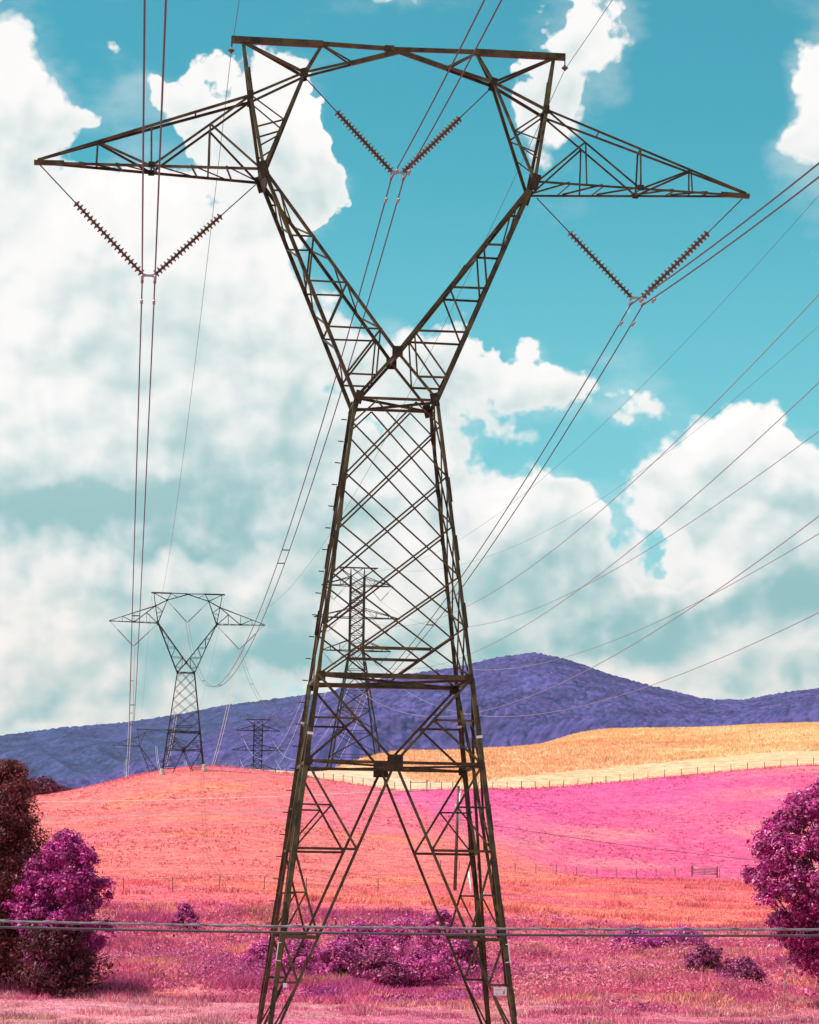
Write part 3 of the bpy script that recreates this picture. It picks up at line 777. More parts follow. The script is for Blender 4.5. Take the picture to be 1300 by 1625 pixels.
# ------------------------------------------------------------------ double-circuit line behind
ANG2 = 0.118
P_DC1 = np.array([(568.5 - 650) / F_PX * 560, 560.0]); P_DC2 = np.array([(415.5 - 650) / F_PX * 925, 925.0])
def dc_tower(label, pos, ztop, z_hidden):
    """body, three pairs of cross-arms and a top beam; heights measured downwards from the beam"""
    T = empty('transmission_tower', (pos[0], pos[1], 0), ANG2); tag(T, label, 'pylon', 'double-circuit pylons of the second line')
    b = lambda name, p, q, w, n: bar(T, name, p, q, w * 1.35, n, 0, ANG_FAR, 0)
    bw = 1.55; zt = ztop
    zs = [zt - 2.2, zt - 4.4, zt - 8, zt - 11.6, zt - 15.4, zt - 19.2]
    ze = z_hidden; zk = zt - 19.2
    wid = lambda z: bw if z >= zk else bw + (zk - z) * .158
    for sx in (-1, 1):
        for sy in (-1, 1):
            b('leg', (sx * bw, sy * bw, zs[0]), (sx * bw, sy * bw, zk), .22, (0, sy, 0))
            b('leg', (sx * bw, sy * bw, zk), (sx * wid(ze), sy * wid(ze), ze), .26, (0, sy, 0))
    lev = [zs[0]]; z = zs[0]
    while z > zk + .1: z -= (zs[0] - zk) / 9; lev.append(z)
    low = [zk - q for q in (4.2, 8.6, 13.2, 18.2, 23.6)]
    low = [q for q in low if q > ze + 1]
    for lv_, w in ((lev, .11), ([zk] + low + [ze], .12)):
        for za, zb in zip(lv_[:-1], lv_[1:]):
            for s in (-1, 1):
                for f in (-1, 1):
                    b('diagonal_brace', (f * wid(za), s * wid(za), za), (-f * wid(zb), s * wid(zb), zb), w, (0, s, 0))
                    if f > 0: b('diagonal_brace', (s * wid(za), f * wid(za), za), (s * wid(zb), -f * wid(zb), zb), w, (s, 0, 0))
                b('horizontal_strut', (-wid(zb), s * wid(zb), zb), (wid(zb), s * wid(zb), zb), .1, (0, s, 0))
    # top beam on splayed brackets
    b('peak_beam', (-4.6, 0, zt), (4.6, 0, zt), .22, (0, 0, 1))
    for sx in (-1, 1):
        for sy in (-1, 1):
            b('peak_chord', (sx * bw, sy * bw, zs[0]), (sx * 4.5, 0, zt), .13, (0, sy, 0)); b('peak_chord', (sx * bw, sy * bw, zs[0]), (sx * bw, 0, zt), .11, (0, sy, 0))
            b('peak_chord', (-sx * bw, sy * bw, zs[0]), (sx * bw, 0, zt), .09, (0, sy, 0))
    for i, (dz, L, rise) in enumerate(((4.35, 8.2, 2.1), (11.7, 9.8, 2.2), (19.2, 7.9, 2.6))):
        za = zt - dz
        for sx in (-1, 1):
            for sy in (-1, 1):
                b('cross_arm_chord', (sx * bw, sy * bw, za), (sx * L, 0, za), .15, (0, 0, -1)); b('cross_arm_chord', (sx * bw, sy * bw, za + rise), (sx * L, 0, za + .1), .12, (0, sy, 0))
                for f in (.35, .68):
                    pb = lerp((sx * bw, sy * bw, za), (sx * L, 0, za), f); pt = lerp((sx * bw, sy * bw, za + rise), (sx * L, 0, za + .1), f)
                    b('cross_arm_brace', pb, pt, .07, (0, sy, 0))
                b('cross_arm_brace', (sx * bw, sy * bw, za + rise), lerp((sx * bw, sy * bw, za), (sx * L, 0, za), .35), .07, (0, sy, 0))
    return T
ZT1 = survey(569, 900, 560)[2]; ZT2 = survey(415, 1141, 925)[2]
dc_tower('double-circuit pylon seen through the near pylon lattice', P_DC1, ZT1, gz(*P_DC1) - 1)
dc_tower('small double-circuit pylon rising behind the pale mown field', P_DC2, ZT2, gz(*P_DC2) - 1)
DCY = ((4.35, 5.35, 2.15), (11.7, 6.6, 2.15), (19.2, 5.0, 2.15))         # arm drop, yoke offset, V height below the arm
arm_w = ('upper', 'middle', 'lower')
dcA = np.array([math.sin(ANG2), -math.cos(ANG2)]); dcN = np.array([math.cos(ANG2), math.sin(ANG2)])
def dcpt(base, o, s, z): q = base + dcN * o + dcA * s; return Vector((q[0], q[1], z))
# parabolas of the second line's cables, surveyed from the photo: points seen at (px,row)
SEEN = {('upper', -1): [(1300,467),(1066,708),(917,841),(740,963)], ('upper', 1): [(1300,688),(1139,794),(988,896),(908,943),(829,976),(749,991.6)],
        ('middle', -1): [(1300,606),(1156,741),(988,883),(899.5,949.5),(751,1036)], ('middle', 1): [(1300,847.6),(1130,943),(1006,1002.6),(917,1038),(820,1060),(753,1062)],
        ('lower', -1): [(1300,819),(1125,945),(953,1053.6),(762,1129),(681,1137),(609,1120)], ('lower', 1): [(1300,971.6),(1156,1038),(1041,1087),(917,1122),(820,1137),(758,1135),(711,1124),(625,1085)],
        ('shield', -1): [(1300,310),(1183,440),(1015,617),(851,768)], ('shield', 1): [(1300,517),(1059,717),(988,770),(829,861)]}
def seen_fit(key, o, z_at):
    Q = P_DC1 + dcN * o; S, Z = [0.0], [z_at]
    for px in SEEN[key]:
        d = sight(*px); t = (dcN @ Q) / (dcN @ d[:2]); X = t * d; S.append(float(dcA @ (X[:2] - Q))); Z.append(float(X[2]))
    return S, Z, np.polyfit(S[0:], Z[0:], 3)
for i, (dz, off, vh) in enumerate(DCY):
    for sd, side in ((-1, 'left'), (1, 'right')):
        o = sd * off; za = ZT1 - dz; L = (8.2, 9.8, 7.9)[i]
        v_string(f'V insulator string under the {side} {arm_w[i]} arm of the double-circuit pylon', o - (L - off) * .95, za - .1, o + (L - off) * .95, za - .1, o, za - 3.1, (P_DC1[0], P_DC1[1], 0), ANG2,
                 'V insulators of the double-circuit pylon', False, f_string=.62)
        S, Z, c = seen_fit((arm_w[i], sd), o, za - 3.2)
        pts = [dcpt(P_DC1, o, s, float(np.polyval(c, s))) for s in np.linspace(520, 0, 90)]
        ob = obj('conductor_cable', tube('conductor_cable', pts, .036, M['wire_mid'], 5))
        tag(ob, f'single cable sweeping right from the {side} {arm_w[i]} arm of the double-circuit pylon', 'power line', 'cables of the second line, near span')
        za2 = ZT2 - dz
        v_string(f'tiny V insulator under the {side} {arm_w[i]} arm of the small double-circuit pylon', o - (L - off) * .95, za2 - .1, o + (L - off) * .95, za2 - .1, o, za2 - 3.1, (P_DC2[0], P_DC2[1], 0), ANG2,
                 'V insulators of the small double-circuit pylon', False, f_string=.62)
        a = dcpt(P_DC1, o, 0, za - 3.2); b = dcpt(P_DC2, o, 0, za2 - 3.2)
        pts = [a.lerp(b, t) - Vector((0, 0, 4 * 19 * t * (1 - t))) for t in np.linspace(0, 1, 50)]
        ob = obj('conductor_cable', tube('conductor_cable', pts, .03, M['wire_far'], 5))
        tag(ob, f'far span cable between the {side} {arm_w[i]} arms of the two double-circuit pylons', 'power line', 'cables of the second line, far span')
for sd, side in ((-1, 'left'), (1, 'right')):
    S, Z, c = seen_fit(('shield', sd), sd * 4.4, ZT1)
    pts = [dcpt(P_DC1, sd * 4.4, s, float(np.polyval(c, s))) for s in np.linspace(520, 0, 80)]
    ob = obj('shield_wire', tube('shield_wire', pts, .016, M['wire'], 5))
    tag(ob, f'hair-thin shield wire from the {side} end of the double-circuit pylon beam', 'power line', 'shield wires of the second line')

# ------------------------------------------------------------------ utility pole and its wires
def on_ground(px, dist):
    d = sight(px, 1400); k = dist / math.hypot(d[0], d[1]); x, y = d[0] * k, d[1] * k
    return Vector((x, y, gz(x, y)))
PB = on_ground(722, 240)
pole_top = Vector(survey(728, 1247, 240))
up = empty('utility_pole', PB); tag(up, 'leaning wooden utility pole in the salmon field behind the near pylon', 'utility pole')
d = pole_top - PB
obj('pole', tube('pole', [Vector((0, 0, -.5)), d * .5, d], [.17, .15, .11], M['wood'], 8), up)
for f, s in ((.985, -1), (.93, 1), (.80, -1), (.78, 1)):
    V, F = lathe_vf([(.03, 0), (.09, .03), (.10, .12), (.05, .17), (.05, .28)], 8)
    o = obj('pin_insulator', pyd('pin_insulator', V, F, M['white']), up); o.location = d * f + Vector((s * .16, -.08, 0)); o.rotation_euler = (0, s * .5, 0)
obj('pole_top_bracket', tube('bracket', [d * .95 + Vector((0, -.1, 0)), d * .97 + Vector((.35, -.1, .05)), d * 1.0 + Vector((.45, -.1, .25))], .03, M['fitting'], 6), up)
obj('conduit', tube('conduit', [d * .62 + Vector((.18, -.1, 0)), d * .93 + Vector((.14, -.12, 0))], .08, M['white'], 6), up)
for k, (dx, dy, hf) in enumerate(((1.5, -6, .86), (2.1, -6.5, .80), (2.7, -7, .72))):
    g = Vector((PB.x + dx, PB.y + dy, gz(PB.x + dx, PB.y + dy)))
    a = d * hf; b = g - PB
    w = obj('guy_wire', tube('guy_wire', [b, a], .016, M['strand'], 5), up)
    obj('guy_guard', tube('guy_guard', [b.lerp(a, .02), b.lerp(a, .27 - .03 * k)], .085, M['white'], 7), w)
def hung(name, a, b, sag, r, mat, n=30):
    a = Vector(a); b = Vector(b)
    return obj(name, tube(name, [a.lerp(b, t) - Vector((0, 0, 4 * sag * t * (1 - t))) for t in np.linspace(0, 1, n)], r, mat, 5))
tag(hung('service_wire', pole_top + Vector((-.1, 0, -.15)), survey(-250, 1272, 236), .55, .026, M['wire_far']), 'upper white service wire crossing the salmon field to the left', 'power line', 'service wires from the utility pole')
tag(hung('service_wire', pole_top + Vector((-.1, 0, -1.55)), survey(-250, 1300, 236), .45, .034, M['wire_far']), 'lower white service wire crossing the salmon field to the left', 'power line', 'service wires from the utility pole')
tag(hung('service_wire', pole_top + Vector((.1, 0, -3.2)), survey(1600, 1392, 236), .9, .026, M['wire']), 'dark service wire crossing the hot pink field to the right', 'power line', 'service wires from the utility pole')

# ------------------------------------------------------------------ the two cables close to the camera
def near_cable(label, rl, rr, r, mat, lash, dist=15.0):
    a = Vector(survey(-1400, rl - 12, dist)); b = Vector(survey(2700, rr + 10, dist)); a.y = b.y = dist
    n = 160
    axis = [a.lerp(b, t) - Vector((0, 0, .12 * 4 * t * (1 - t) - .115)) for t in np.linspace(0, 1, n)]
    root = empty('overhead_cable', axis[n // 2]); tag(root, label, 'cable', 'cables strung across the foreground')
    obj('sheath', tube('sheath', [p - root.location for p in axis], r, mat, 10), root)
    if lash:
        L = (b - a).length; m = 2600; pts = []
        for i in range(m):
            t = i / (m - 1); p = a.lerp(b, t) - Vector((0, 0, .12 * 4 * t * (1 - t) - .115)); ph = 2 * math.pi * L * t / .29
            pts.append(p - root.location + Vector((0, math.cos(ph), math.sin(ph))) * (r + .0022))
        obj('lashing_wire', tube('lashing_wire', pts, .0024, M['strand'], 4), root)
    return root
near_cable('pale grey lashed cable crossing the foreground, upper of two', 1465.5, 1485.5, .0068, M['strand'], True)
near_cable('dark sheathed cable crossing the foreground, lower of two', 1476.2, 1496.6, .0076, M['cable'], False, 15.1)

# ------------------------------------------------------------------ fences and gates
POST = tube('post', [(0, 0, -.3), (0, 0, 1.0)], 1.0, M['post'], 6)
def fence(label, path, spacing, h, r, wires, skip=()):
    """path: world xy polyline; posts every `spacing` metres"""
    path = np.array(path, float); seg = np.hypot(*np.diff(path, axis=0).T); cum = np.concatenate([[0], np.cumsum(seg)])
    S = np.arange(0, cum[-1], spacing); pts = np.stack([np.interp(S, cum, path[:, 0]), np.interp(S, cum, path[:, 1])], 1)
    z = ground_z(pts[:, 0], pts[:, 1])
    root = empty('fence', (*pts[0], z[0])); tag(root, label, 'fence'); o0 = root.location.copy()
    for i, (p, zz) in enumerate(zip(pts, z)):
        if i in skip: continue
        o = obj('post', POST, root); k = random.uniform(.88, 1.12)
        o.location = Vector((*p, zz)) - o0; o.scale = (r * k, r * k, h * random.uniform(.92, 1.08)); o.rotation_euler = (random.gauss(0, .03), random.gauss(0, .03), random.random())
    for f in wires:
        o = obj('fence_wire', tube('fence_wire', [Vector((p[0], p[1], zz + h * f)) - o0 for p, zz in zip(pts, z)], .008, M['fitting'], 4), root)
    return root
def bear_xy(px, r):
    d = sight(px, 1300); a = math.atan2(d[0], d[1]); return (r * math.sin(a), r * math.cos(a))
upper = [bear_xy(px, np.interp(px, *FENCE_B) - .6) for px in (322, 450, 560, 648)]
fence('wire fence with dark posts climbing to the hilltop pylon', upper, 2.7, 1.25, .055, (.35, .65, .95))
upper = [bear_xy(px, np.interp(px, *FENCE_B) - .6) for px in (682, 740, 880, 1026, 1160, 1297, 1480)]
fence('long straight wire fence between the hot pink field and the mown strip', upper, 3.05, 1.35, .06, (.35, .65, .95))
low = [bear_xy(px, r) for px, r in ((120, 216), (300, 220), (480, 226), (650, 236))]
fence('low fence with bare posts among weeds left of the utility pole', low, 4.6, 1.3, .036, (.5, .9))
low = [bear_xy(px, r) for px, r in ((700, 290), (800, 300), (950, 312), (1090, 324))]
fence('low fence along the foot of the hot pink field, left of the gate', low, 3.6, 1.2, .042, (.5, .9))
low = [bear_xy(px, r) for px, r in ((1141, 326), (1200, 330), (1420, 338))]
fence('low fence running from the gate to behind the right-hand tree', low, 3.6, 1.2, .042, (.5, .9))
def gate(label, pa, pb, h, rails):
    a = Vector((*pa, gz(*pa))); b = Vector((*pb, gz(*pb))); L = (b - a).length
    root = empty('field_gate', a); tag(root, label, 'gate', 'field gates'); u = (b - a)
    for q in (Vector((0, 0, 0)), u):
        o = obj('gate_post', POST, root); o.location = q; o.scale = (.09, .09, h * 1.25)
    for k in range(rails):
        zz = h * (.28 + .72 * k / max(1, rails - 1))
        obj('rail', tube('rail', [Vector((0, 0, zz)) + u * .03, Vector((0, 0, zz)) + u * .97], .045, M['fitting'] if rails > 2 else M['post'], 5), root)
    for f in (.05, .5, .95):
        if rails > 2: obj('stile', tube('stile', [u * f + Vector((0, 0, h * .28)), u * f + Vector((0, 0, h))], .04, M['fitting'], 5), root)
gate('five-bar metal gate in the low fence left of the right-hand tree', bear_xy(1098, 325), bear_xy(1138, 326), 1.15, 5)
gate('plain rail gate in the upper fence seen between the pylon legs', bear_xy(651, 400.5), bear_xy(677, 402.5), 1.5, 2)

# ------------------------------------------------------------------ foliage
def leaf_mesh(name, P, N, size, col, mat, aspect=.6):
    """one bent quad (two triangles) per leaf"""
    n = len(P); N = N / (np.linalg.norm(N, axis=1)[:, None] + 1e-9)
    r = rng.normal(size=(n, 3)); U = np.cross(N, r); U /= np.linalg.norm(U, axis=1)[:, None] + 1e-9; Vv = np.cross(N, U)
    s = (size * rng.lognormal(0, .38, n))[:, None]
    V = np.empty((n, 4, 3)); V[:, 0] = P - U * s; V[:, 1] = P + Vv * s * aspect + N * s * .15; V[:, 2] = P + U * s; V[:, 3] = P - Vv * s * aspect + N * s * .15
    F = np.arange(n * 4).reshape(n, 4)
    return mesh_np(name, V.reshape(-1, 3), F, mat, np.repeat(col, 4, axis=0))
def tones(n, a, b, c=None, pc=.15, vary=.25):
    t = rng.random((n, 1)); col = np.array(a) * (1 - t) + np.array(b) * t
    if c is not None:
        k = rng.random(n) < pc; col[k] = np.array(c)
    return col * rng.uniform(1 - vary, 1 + vary, (n, 1))
def limb_mesh(name, segs, mat):
    V = []; F = []
    for pts, r0, r1 in segs:
        pts = np.asarray(pts, float); n = 6; o = len(V)
        me_pts = len(pts)
        tg = np.gradient(pts, axis=0); tg /= np.linalg.norm(tg, axis=1)[:, None] + 1e-9
        for i, (p, d_) in enumerate(zip(pts, tg)):
            a = np.cross(d_, (.31, .2, .93)); a /= np.linalg.norm(a) + 1e-9; b = np.cross(a, d_); rr = r0 + (r1 - r0) * i / (me_pts - 1)
            for k in range(n):
                t = 2 * math.pi * k / n; V.append(tuple(p + rr * (math.cos(t) * a + math.sin(t) * b)))
        for i in range(me_pts - 1):
            for k in range(n): k2 = (k + 1) % n; F.append((o + i * n + k, o + i * n + k2, o + (i + 1) * n + k2, o + (i + 1) * n + k))
    return pyd(name, V, F, mat)
def wob_line(a, b, n=6, j=.15):
    a = np.asarray(a, float); b = np.asarray(b, float); t = np.linspace(0, 1, n)[:, None]
    p = a + (b - a) * t; p[1:-1] += rng.normal(size=(n - 2, 3)) * j; return p
def broadleaf(name, label, base, h, rad, n_clump, per, leaf, cols, trunk_h=.25, group=None, cat='tree', clump_r=.24, shape=1.0, droop=0.0, skirt=0.15):
    """crown of leaf clumps spread through an uneven volume, on a trunk with limbs"""
    root = empty(name, base); tag(root, label, cat, group)
    C = []; lobes = [(rng.uniform(0, 6.28), rng.uniform(-.3, .9), rng.uniform(.15, .35)) for _ in range(7)]
    while len(C) < n_clump:
        th = rng.uniform(0, 6.28); zf = rng.uniform(skirt, 1)
        prof = math.sin(math.pi * min(1, ((zf - skirt) / (1 - skirt)) ** (.62 * shape) * .93 + .07)) ** .6
        bulge = 1 + sum(w * math.exp(-((math.atan2(math.sin(th - a), math.cos(th - a))) ** 2) / .5 - (zf * 2 - 1 - e) ** 2 / .3) for a, e, w in lobes) - .12
        rr = rad * prof * bulge * rng.uniform(.35, 1) ** .45
        C.append((rr * math.cos(th), rr * math.sin(th), zf * h * .96 + rng.normal() * .04 * h * (1 - zf)))
    C = np.array(C)
    segs = [(wob_line((0, 0, -.3), (0, 0, h * .62), 7, .05 * rad), .055 * h ** .8 * .5 + .04, .03 + .008 * h)]
    for c in C[rng.permutation(len(C))[:max(6, n_clump // 5)]]:
        z0 = max(trunk_h * h * .6, c[2] * rng.uniform(.35, .7)); segs.append((wob_line((0, 0, z0), c, 5, .05 * rad), .02 + .006 * h, .01))
    obj('trunk', limb_mesh('trunk', segs, M['bark']), root)
    cr = clump_r * rad * rng.uniform(.6, 1.35, len(C))
    P, N, K = [], [], []
    for c, r in zip(C, cr):
        u = rng.normal(size=(per, 3)); u /= np.linalg.norm(u, axis=1)[:, None]
        q = u * r * np.abs(rng.normal(.72, .34, (per, 1))) * np.array([1, 1, .75]); q[:, 2] -= droop * np.hypot(q[:, 0], q[:, 1])
        P.append(c + q); N.append(u * .8 + rng.normal(size=(per, 3)) * .5 + np.array([0, 0, .30]) + c / np.linalg.norm(c - np.array([0, 0, h * .4])) * .2)
        K.append(np.full((per, 1), rng.uniform(.72, 1.25)))
    P = np.concatenate(P); N = np.concatenate(N); K = np.concatenate(K)
    P[:, 2] = np.maximum(P[:, 2], .03)
    col = tones(len(P), *cols) * K
    obj('crown', leaf_mesh('crown', P, N, leaf, col, M['leaf']), root)
    return root
def cedar(name, label, base, h, rad, cols, n_br=170, per=120, group=None, leaf=.085):
    """dense juniper: upswept sprays on whorled branches"""
    root = empty(name, base); tag(root, label, 'tree', group)
    segs = [(wob_line((0, 0, -.3), (0, 0, h * .96), 8, .06), .05 * rad + .07, .02)]
    P, N, K = [], [], []
    for i in range(n_br):
        zf = rng.uniform(.02, .98) ** .85; th = rng.uniform(0, 6.28)
        L = rad * (1 - zf) ** .55 * rng.uniform(.6, 1.12) * (1 + .18 * math.sin(3 * th + 5 * zf)) + .18
        a = np.array([0, 0, zf * h]); b = a + np.array([math.cos(th) * L, math.sin(th) * L, rng.uniform(.0, .35) * L])
        if i % 3 == 0: segs.append((wob_line(a, b, 4, .04), .03, .008))
        t = rng.uniform(.12, 1.06, per) ** .75; c = a + (b - a) * t[:, None]
        sp = (.10 + .20 * L * (1 - .55 * t))[:, None]
        q = c + rng.normal(size=(per, 3)) * sp * np.array([.8, .8, .55])
        P.append(q); N.append(rng.normal(size=(per, 3)) * .7 + np.array([math.cos(th), math.sin(th), .5])); K.append(np.full((per, 1), rng.uniform(.6, 1.35)))
    P = np.concatenate(P); P[:, 2] = np.maximum(P[:, 2], .04)
    obj('trunk', limb_mesh('trunk', segs, M['bark']), root)
    obj('crown', leaf_mesh('crown', P, np.concatenate(N), leaf, tones(len(P), *cols) * np.concatenate(K), M['leaf'], .38), root)
    return root
CED = ((.085, .014, .022), (.20, .034, .036), (.34, .07, .07), .14)
MAG = ((.28, .012, .15), (.52, .030, .28), (.78, .20, .46), .14)
PUR = ((.16, .012, .12), (.26, .022, .17), (.40, .10, .24), .14)
cedar('cedar_tree', 'tall dark maroon cedar cut by the left edge of the picture', on_ground(0, 147), 13.2, 4.4, CED, 440, 170)
cedar('cedar_tree', 'low dark cedar spreading at the foot of the left-hand trees', on_ground(95, 142), 4.6, 2.6, ((.06, .010, .018), (.14, .022, .035), (.24, .05, .06), .1), 190, 150)
cedar('cedar_tree', 'dark cedar half hidden beyond the magenta tree on the left', on_ground(70, 147), 7.8, 2.3, CED, 200, 140)
broadleaf('broadleaf_tree', 'magenta leafy tree beside the dark cedars on the left', on_ground(102, 143), 9.4, 2.45, 230, 230, .07, MAG, clump_r=.19, shape=1.25)
broadleaf('broadleaf_tree', 'large magenta leafy tree cut by the right edge of the picture', on_ground(1314, 138), 12.4, 3.8, 420, 330, .072, ((.30, .012, .14), (.56, .030, .26), (.88, .34, .54), .15), clump_r=.155, skirt=.19, shape=1.75)
for px, r, hh, rd, lab in ((22, 440, 6, 3.4, 'small plum tree behind the hill crest at the far left'), (62, 452, 4.4, 3.2, 'round plum shrub on the far left crest beside the cedar top'), (86, 462, 3.2, 3.0, 'lowest plum shrub on the far left crest')):
    broadleaf('distant_tree', lab, on_ground(px, r) - Vector((0, 0, .3)), hh, rd, 46, 70, .2, ((.13, .025, .06), (.20, .035, .09), (.26, .07, .12), .15), clump_r=.33, group='trees on the far left crest')
# shrubs of the bank, each its own plant
SHR = [(575,163,3.7,1.9,'purple bush in the thicket, first from the left inside the pylon legs'),(640,161,3.9,2.2,'tall purple bush at the middle of the thicket between the pylon legs'),(700,165,4.2,1.8,'tall purple bush against the right inner brace of the pylon'),
       (540,158,2.6,1.8,'purple bush just right of the left pylon legs'),(605,154,2.3,1.8,'dark purple bush in front of the thicket between the pylon legs'),(668,155,2.2,1.7,'lower purple bush in front of the thicket, right of the middle'),(735,160,2.6,1.6,'purple bush behind the right pylon legs'),
       (480,162,2.4,1.9,'purple bush seen behind the left pylon legs'),(425,166,1.9,1.6,'low purple bush left of the left pylon legs'),(293,188,2.3,.9,'narrow plum sapling standing in orange weeds left of the pylon'),
       (1120,165,2.0,1.4,'dark plum bush below the cables left of the right-hand tree'),(1180,158,1.7,1.4,'low dark bush near the foot of the right-hand tree'),
       (1010,184,1.5,1.8,'low pink bush below the cables midway between pylon and right tree'),(1085,186,1.4,1.7,'low pink bush below the cables nearer the right-hand tree')]
for i, (px, r, hh, rd, lab) in enumerate(SHR):
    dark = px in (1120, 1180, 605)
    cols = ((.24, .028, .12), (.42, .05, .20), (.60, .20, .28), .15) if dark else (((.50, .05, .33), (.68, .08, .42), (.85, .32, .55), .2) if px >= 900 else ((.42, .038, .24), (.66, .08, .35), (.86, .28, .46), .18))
    broadleaf('shrub', lab, on_ground(px, r) - Vector((0, 0, .15)), hh, rd, 85, 130, .065, cols, group='shrubs of the bank', cat='shrub', clump_r=.24, skirt=.02, shape=.85)
# thin bare sapling at lower right
sp = on_ground(1240, 137); root = empty('bare_sapling', sp); tag(root, 'thin pale bare sapling below the cables at the lower right', 'sapling')
segs = [(wob_line((0, 0, -.2), (.25, 0, 2.6), 6, .05), .035, .012)] + [(wob_line((.1 + .05 * k, 0, .9 + .35 * k), (.1 + random.uniform(-.9, .5), random.uniform(-.4, .4), 1.9 + .5 * k), 5, .06), .015, .005) for k in range(5)]
obj('stem', limb_mesh('stem', segs, material('pale_bark', (.35, .24, .2), .9)), root)

# ------------------------------------------------------------------ grass, weeds and standing hay
def scatter(n, r0, r1, pxa=-90, pxb=1390):
    """points spread evenly over the ground wedge in view"""
    r = np.sqrt(rng.uniform(r0 ** 2, r1 ** 2, n)); px = rng.uniform(pxa, pxb, n); a = np.arctan((px - 650) / F_PX * 1.012)
    x = r * np.sin(a); y = r * np.cos(a); return x, y, ground_z(x, y), px, r
def blades(name, label, x, y, z, h, w, nb, col, spread, kind='stuff', lean=.35):
    n = len(x); m_ = n * nb
    h, w, spread = (np.broadcast_to(np.asarray(q, float), (n,)) for q in (h, w, spread))
    X = np.repeat(x, nb) + rng.normal(size=m_) * np.repeat(spread, nb); Y = np.repeat(y, nb) + rng.normal(size=m_) * np.repeat(spread, nb); Z = np.repeat(z, nb) - .03
    H = np.repeat(h, nb) * rng.uniform(.55, 1.2, m_); Wd = np.repeat(w, nb) * rng.uniform(.6, 1.3, m_)
    th = rng.uniform(0, 6.28, m_); dx, dy = np.cos(th), np.sin(th); ln = rng.normal(size=(m_, 2)) * lean
    V = np.empty((m_, 3, 3)); V[:, 0] = np.stack([X - dx * Wd, Y - dy * Wd, Z], 1); V[:, 1] = np.stack([X + dx * Wd, Y + dy * Wd, Z], 1)
    V[:, 2] = np.stack([X + ln[:, 0] * H, Y + ln[:, 1] * H, Z + H], 1)
    c = np.repeat(col, nb, axis=0) * rng.uniform(.75, 1.25, (m_, 1))
    o = obj(name, mesh_np(name, V.reshape(-1, 3), np.arange(m_ * 3).reshape(m_, 3), M['grassblade'], np.repeat(c, 3, axis=0)))
    return tag(o, label, None, kind=kind)
def thin(pts, keep): return tuple(q[keep] for q in pts)
# meadow in front of the bank
P = scatter(52000, 116, 147); cl = vnoise(P[0], P[1], 2.2, 41); P = thin(P, rng.random(len(cl)) < .25 + .9 * cl); x, y, z, px, r = P
cl = vnoise(x, y, 2.2, 41); tall = sstep(.55, .9, cl)
col = cover(x, y) * rng.uniform(.75, 1.25, (len(x), 1)); k = rng.random(len(x)); col[k < .24] *= (.62, .40, .62); col[k > .84] = np.array((.88, .56, .48))
blades('meadow_grass', 'short dusty pink grass of the foreground meadow', x, y, z, .09 + .34 * tall * rng.uniform(.4, 1, len(x)), .026 + .012 * tall, 4, col, .09 + .07 * tall)
# undergrowth on the bank
P = scatter(76000, 126, 206); x, y, z, px, r = P; P = thin(P, r > 135 + 16 * (vnoise(x, y, 12, 50) - .5) + 6 * (vnoise(x, y, 3, 51) - .5)); x, y, z, px, r = P
cl = vnoise(x, y, 3.2, 42); keep = rng.random(len(x)) < .15 + .95 * cl; x, y, z, px, r = thin(P, keep); cl = vnoise(x, y, 3.2, 42); c2 = vnoise(x, y, 6.5, 43)
base = np.array((.60, .10, .28)) * (1 - c2[:, None]) + np.array((.84, .22, .30)) * c2[:, None]
straw = (vnoise(x, y, 5, 44) > .66) & (rng.random(len(x)) < .6); base[straw] = (.86, .40, .26)
dk = rng.random(len(x)) < .22; base[dk] *= (.5, .4, .6)
blades('bank_undergrowth', 'tangled pink and purple weeds covering the bank', x, y, z, (.22 + .55 * sstep(.35, .95, cl)) * (.35 + .65 * sstep(128, 152, r)), .034 + .02 * cl, 4, base, .18 + .12 * cl, lean=.5)
# leafy brush, waist high, filling the bank between the shrubs
P = scatter(22000, 132, 204); x, y, z, px, r = P
dn = vnoise(x, y, 5, 52) * .6 + vnoise(x, y, 2, 53) * .4; ok = (rng.random(len(x)) < sstep(.32, .62, dn) * (1 - .65 * sstep(178, 204, r))) & (r > 141 + 16 * (vnoise(x, y, 12, 50) - .5))
x, y, z, px, r = thin(P, ok); dn = dn[ok]; nl = 16; n = len(x)
hh = .25 + .85 * sstep(.4, .75, dn) * rng.uniform(.5, 1.2, n); c2 = vnoise(x, y, 7, 54)[:, None]; pur = sstep(.45, .6, vnoise(x, y, 9, 55) + .16 * np.exp(-((px - 560) / 260) ** 2))[:, None] * (.22 + .78 * np.exp(-((px - 590) / 240) ** 2))[:, None]
base = (np.array((.72, .13, .30)) * (1 - c2) + np.array((.88, .30, .34)) * c2) * (1 - pur) + np.array((.44, .045, .31)) * pur
lp = np.repeat(np.stack([x, y, z], 1), nl, axis=0); lh = np.repeat(hh, nl)
lp += rng.normal(size=(n * nl, 3)) * np.stack([.22 + .15 * lh, .22 + .15 * lh, 0 * lh], 1); lp[:, 2] += lh * rng.uniform(.05, 1, n * nl)
lc = np.repeat(base, nl, axis=0) * rng.uniform(.6, 1.3, (n * nl, 1)); kk = rng.random(n * nl) < .06; lc[kk] = (.85, .34, .42); lc[rng.random(n * nl) < .10] = (.16, .02, .10)
tag(obj('bank_brush', leaf_mesh('bank_brush', lp, rng.normal(size=(n * nl, 3)) * .7 + np.array([0, 0, .6]), .07, lc, M['leaf'], .5)), 'leafy pink and purple brush filling the bank', None, kind='stuff')
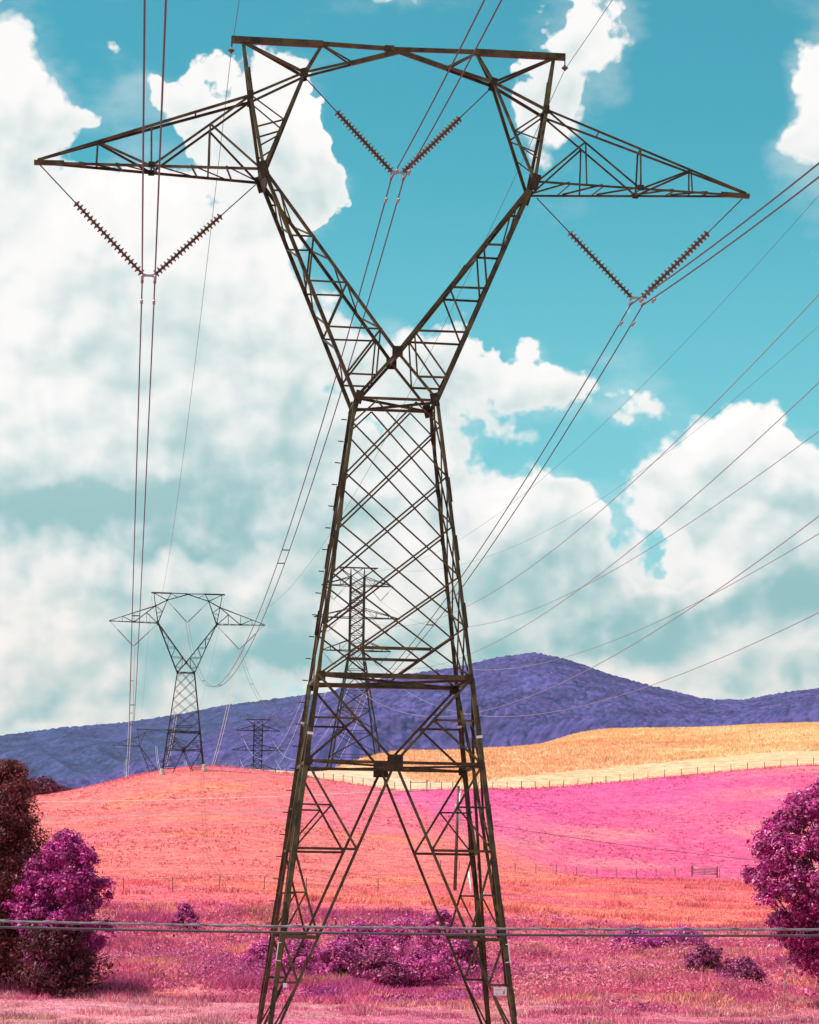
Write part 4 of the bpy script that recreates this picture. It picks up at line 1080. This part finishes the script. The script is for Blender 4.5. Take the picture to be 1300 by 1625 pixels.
# rough weeds in front of the low fence
P = scatter(60000, 196, 330); x, y, z, px, r = P
fr = np.interp(px, [0, 650, 975, 1300], [232, 244, 305, 326]); P = thin(P, r < fr); x, y, z, px, r = P
cl = vnoise(x, y, 4, 45); c2 = vnoise(x, y, 11, 46)
base = np.array((.92, .29, .21)) * (1 - c2[:, None]) + np.array((.88, .21, .26)) * c2[:, None]
dk = rng.random(len(x)) < .20 * (cl > .5); base[dk] *= (.55, .4, .6)
blades('rough_weeds', 'orange and pink weeds in front of the low fence', x, y, z, .14 + .55 * sstep(.6, 1, cl), .05, 4, base, .2, lean=.45)
# grazed turf of the fields
P = scatter(95000, 222, 442); x, y, z, px, r = P
fr = np.interp(px, [0, 650, 975, 1300], [228, 240, 300, 322]); fb = np.interp(px, *FENCE_B); P = thin(P, (r > fr) & (r < fb)); x, y, z, px, r = P
col = cover(x, y); k = rng.random(len(x)); col[k < .16] *= (.72, .5, .75); col[k > .9] *= (1.1, 1.25, 1.2)
blades('pasture_turf', 'short salmon and hot pink turf on the hillside', x, y, z, .07 + .12 * vnoise(x, y, 3, 47) ** 2, .07, 3, np.clip(col, 0, .85), .25)
P = scatter(16000, 222, 440); x, y, z, px, r = P
fr = np.interp(px, [0, 650, 975, 1300], [228, 240, 300, 322]); fb = np.interp(px, *FENCE_B); cl = vnoise(x, y, 6, 60) * .5 + vnoise(x, y, 17, 61) * .5
P = thin(P, (r > fr) & (r < fb) & (rng.random(len(x)) < sstep(.42, .7, cl))); x, y, z, px, r = P
blades('pasture_tussocks', 'darker coarse tussocks dotted over the hillside pasture', x, y, z, rng.uniform(.12, .34, len(x)), .06, 5, cover(x, y) * np.array((.66, .42, .62)), .12)
# standing hay on the far hill, and a ragged edge along the upper fence
P = scatter(80000, 428, 640); x, y, z, px, r = P
gb = np.interp(px, *GOLD_B); P = thin(P, (r > gb) & (px > 430)); x, y, z, px, r = P
blades('standing_hay', 'golden standing hay covering the hill behind the fence', x, y, z, .35 + .35 * vnoise(x, y, 6, 48), .10, 3, cover(x, y) * rng.uniform(.8, 1.2, (len(x), 1)), .3)
P = scatter(26000, 395, 460, 60, 1390); x, y, z, px, r = P
fb = np.interp(px, *FENCE_B); P = thin(P, np.abs(r - fb + .4) < 1.5); x, y, z, px, r = P
blades('fence_line_grass', 'long orange grass growing along the upper fence', x, y, z, np.full(len(x), .45), .07, 3, np.where((rng.random(len(x)) < .6)[:, None], np.array((.68, .30, .13))[None], cover(x, y)), .25)

# ------------------------------------------------------------------ summer haze
def haze(density):
    me = boxes('haze', [((0, 4800, 450), (12000, 11000, 940))], None)
    mt = bpy.data.materials.new('haze_air'); mt.use_nodes = True; t = NT(mt.node_tree); t.n.clear()
    out = t.n.new('ShaderNodeOutputMaterial'); v = t.add('ShaderNodeVolumePrincipled', {'Color': (.80, .88, .95), 'Density': density, 'Anisotropy': .2})
    t.l.new(v.outputs[0], out.inputs['Volume']); me.materials.append(mt)
    tag(obj('haze', me), 'thin blue summer haze over the whole valley', None, kind='stuff')
haze(1.2e-5)
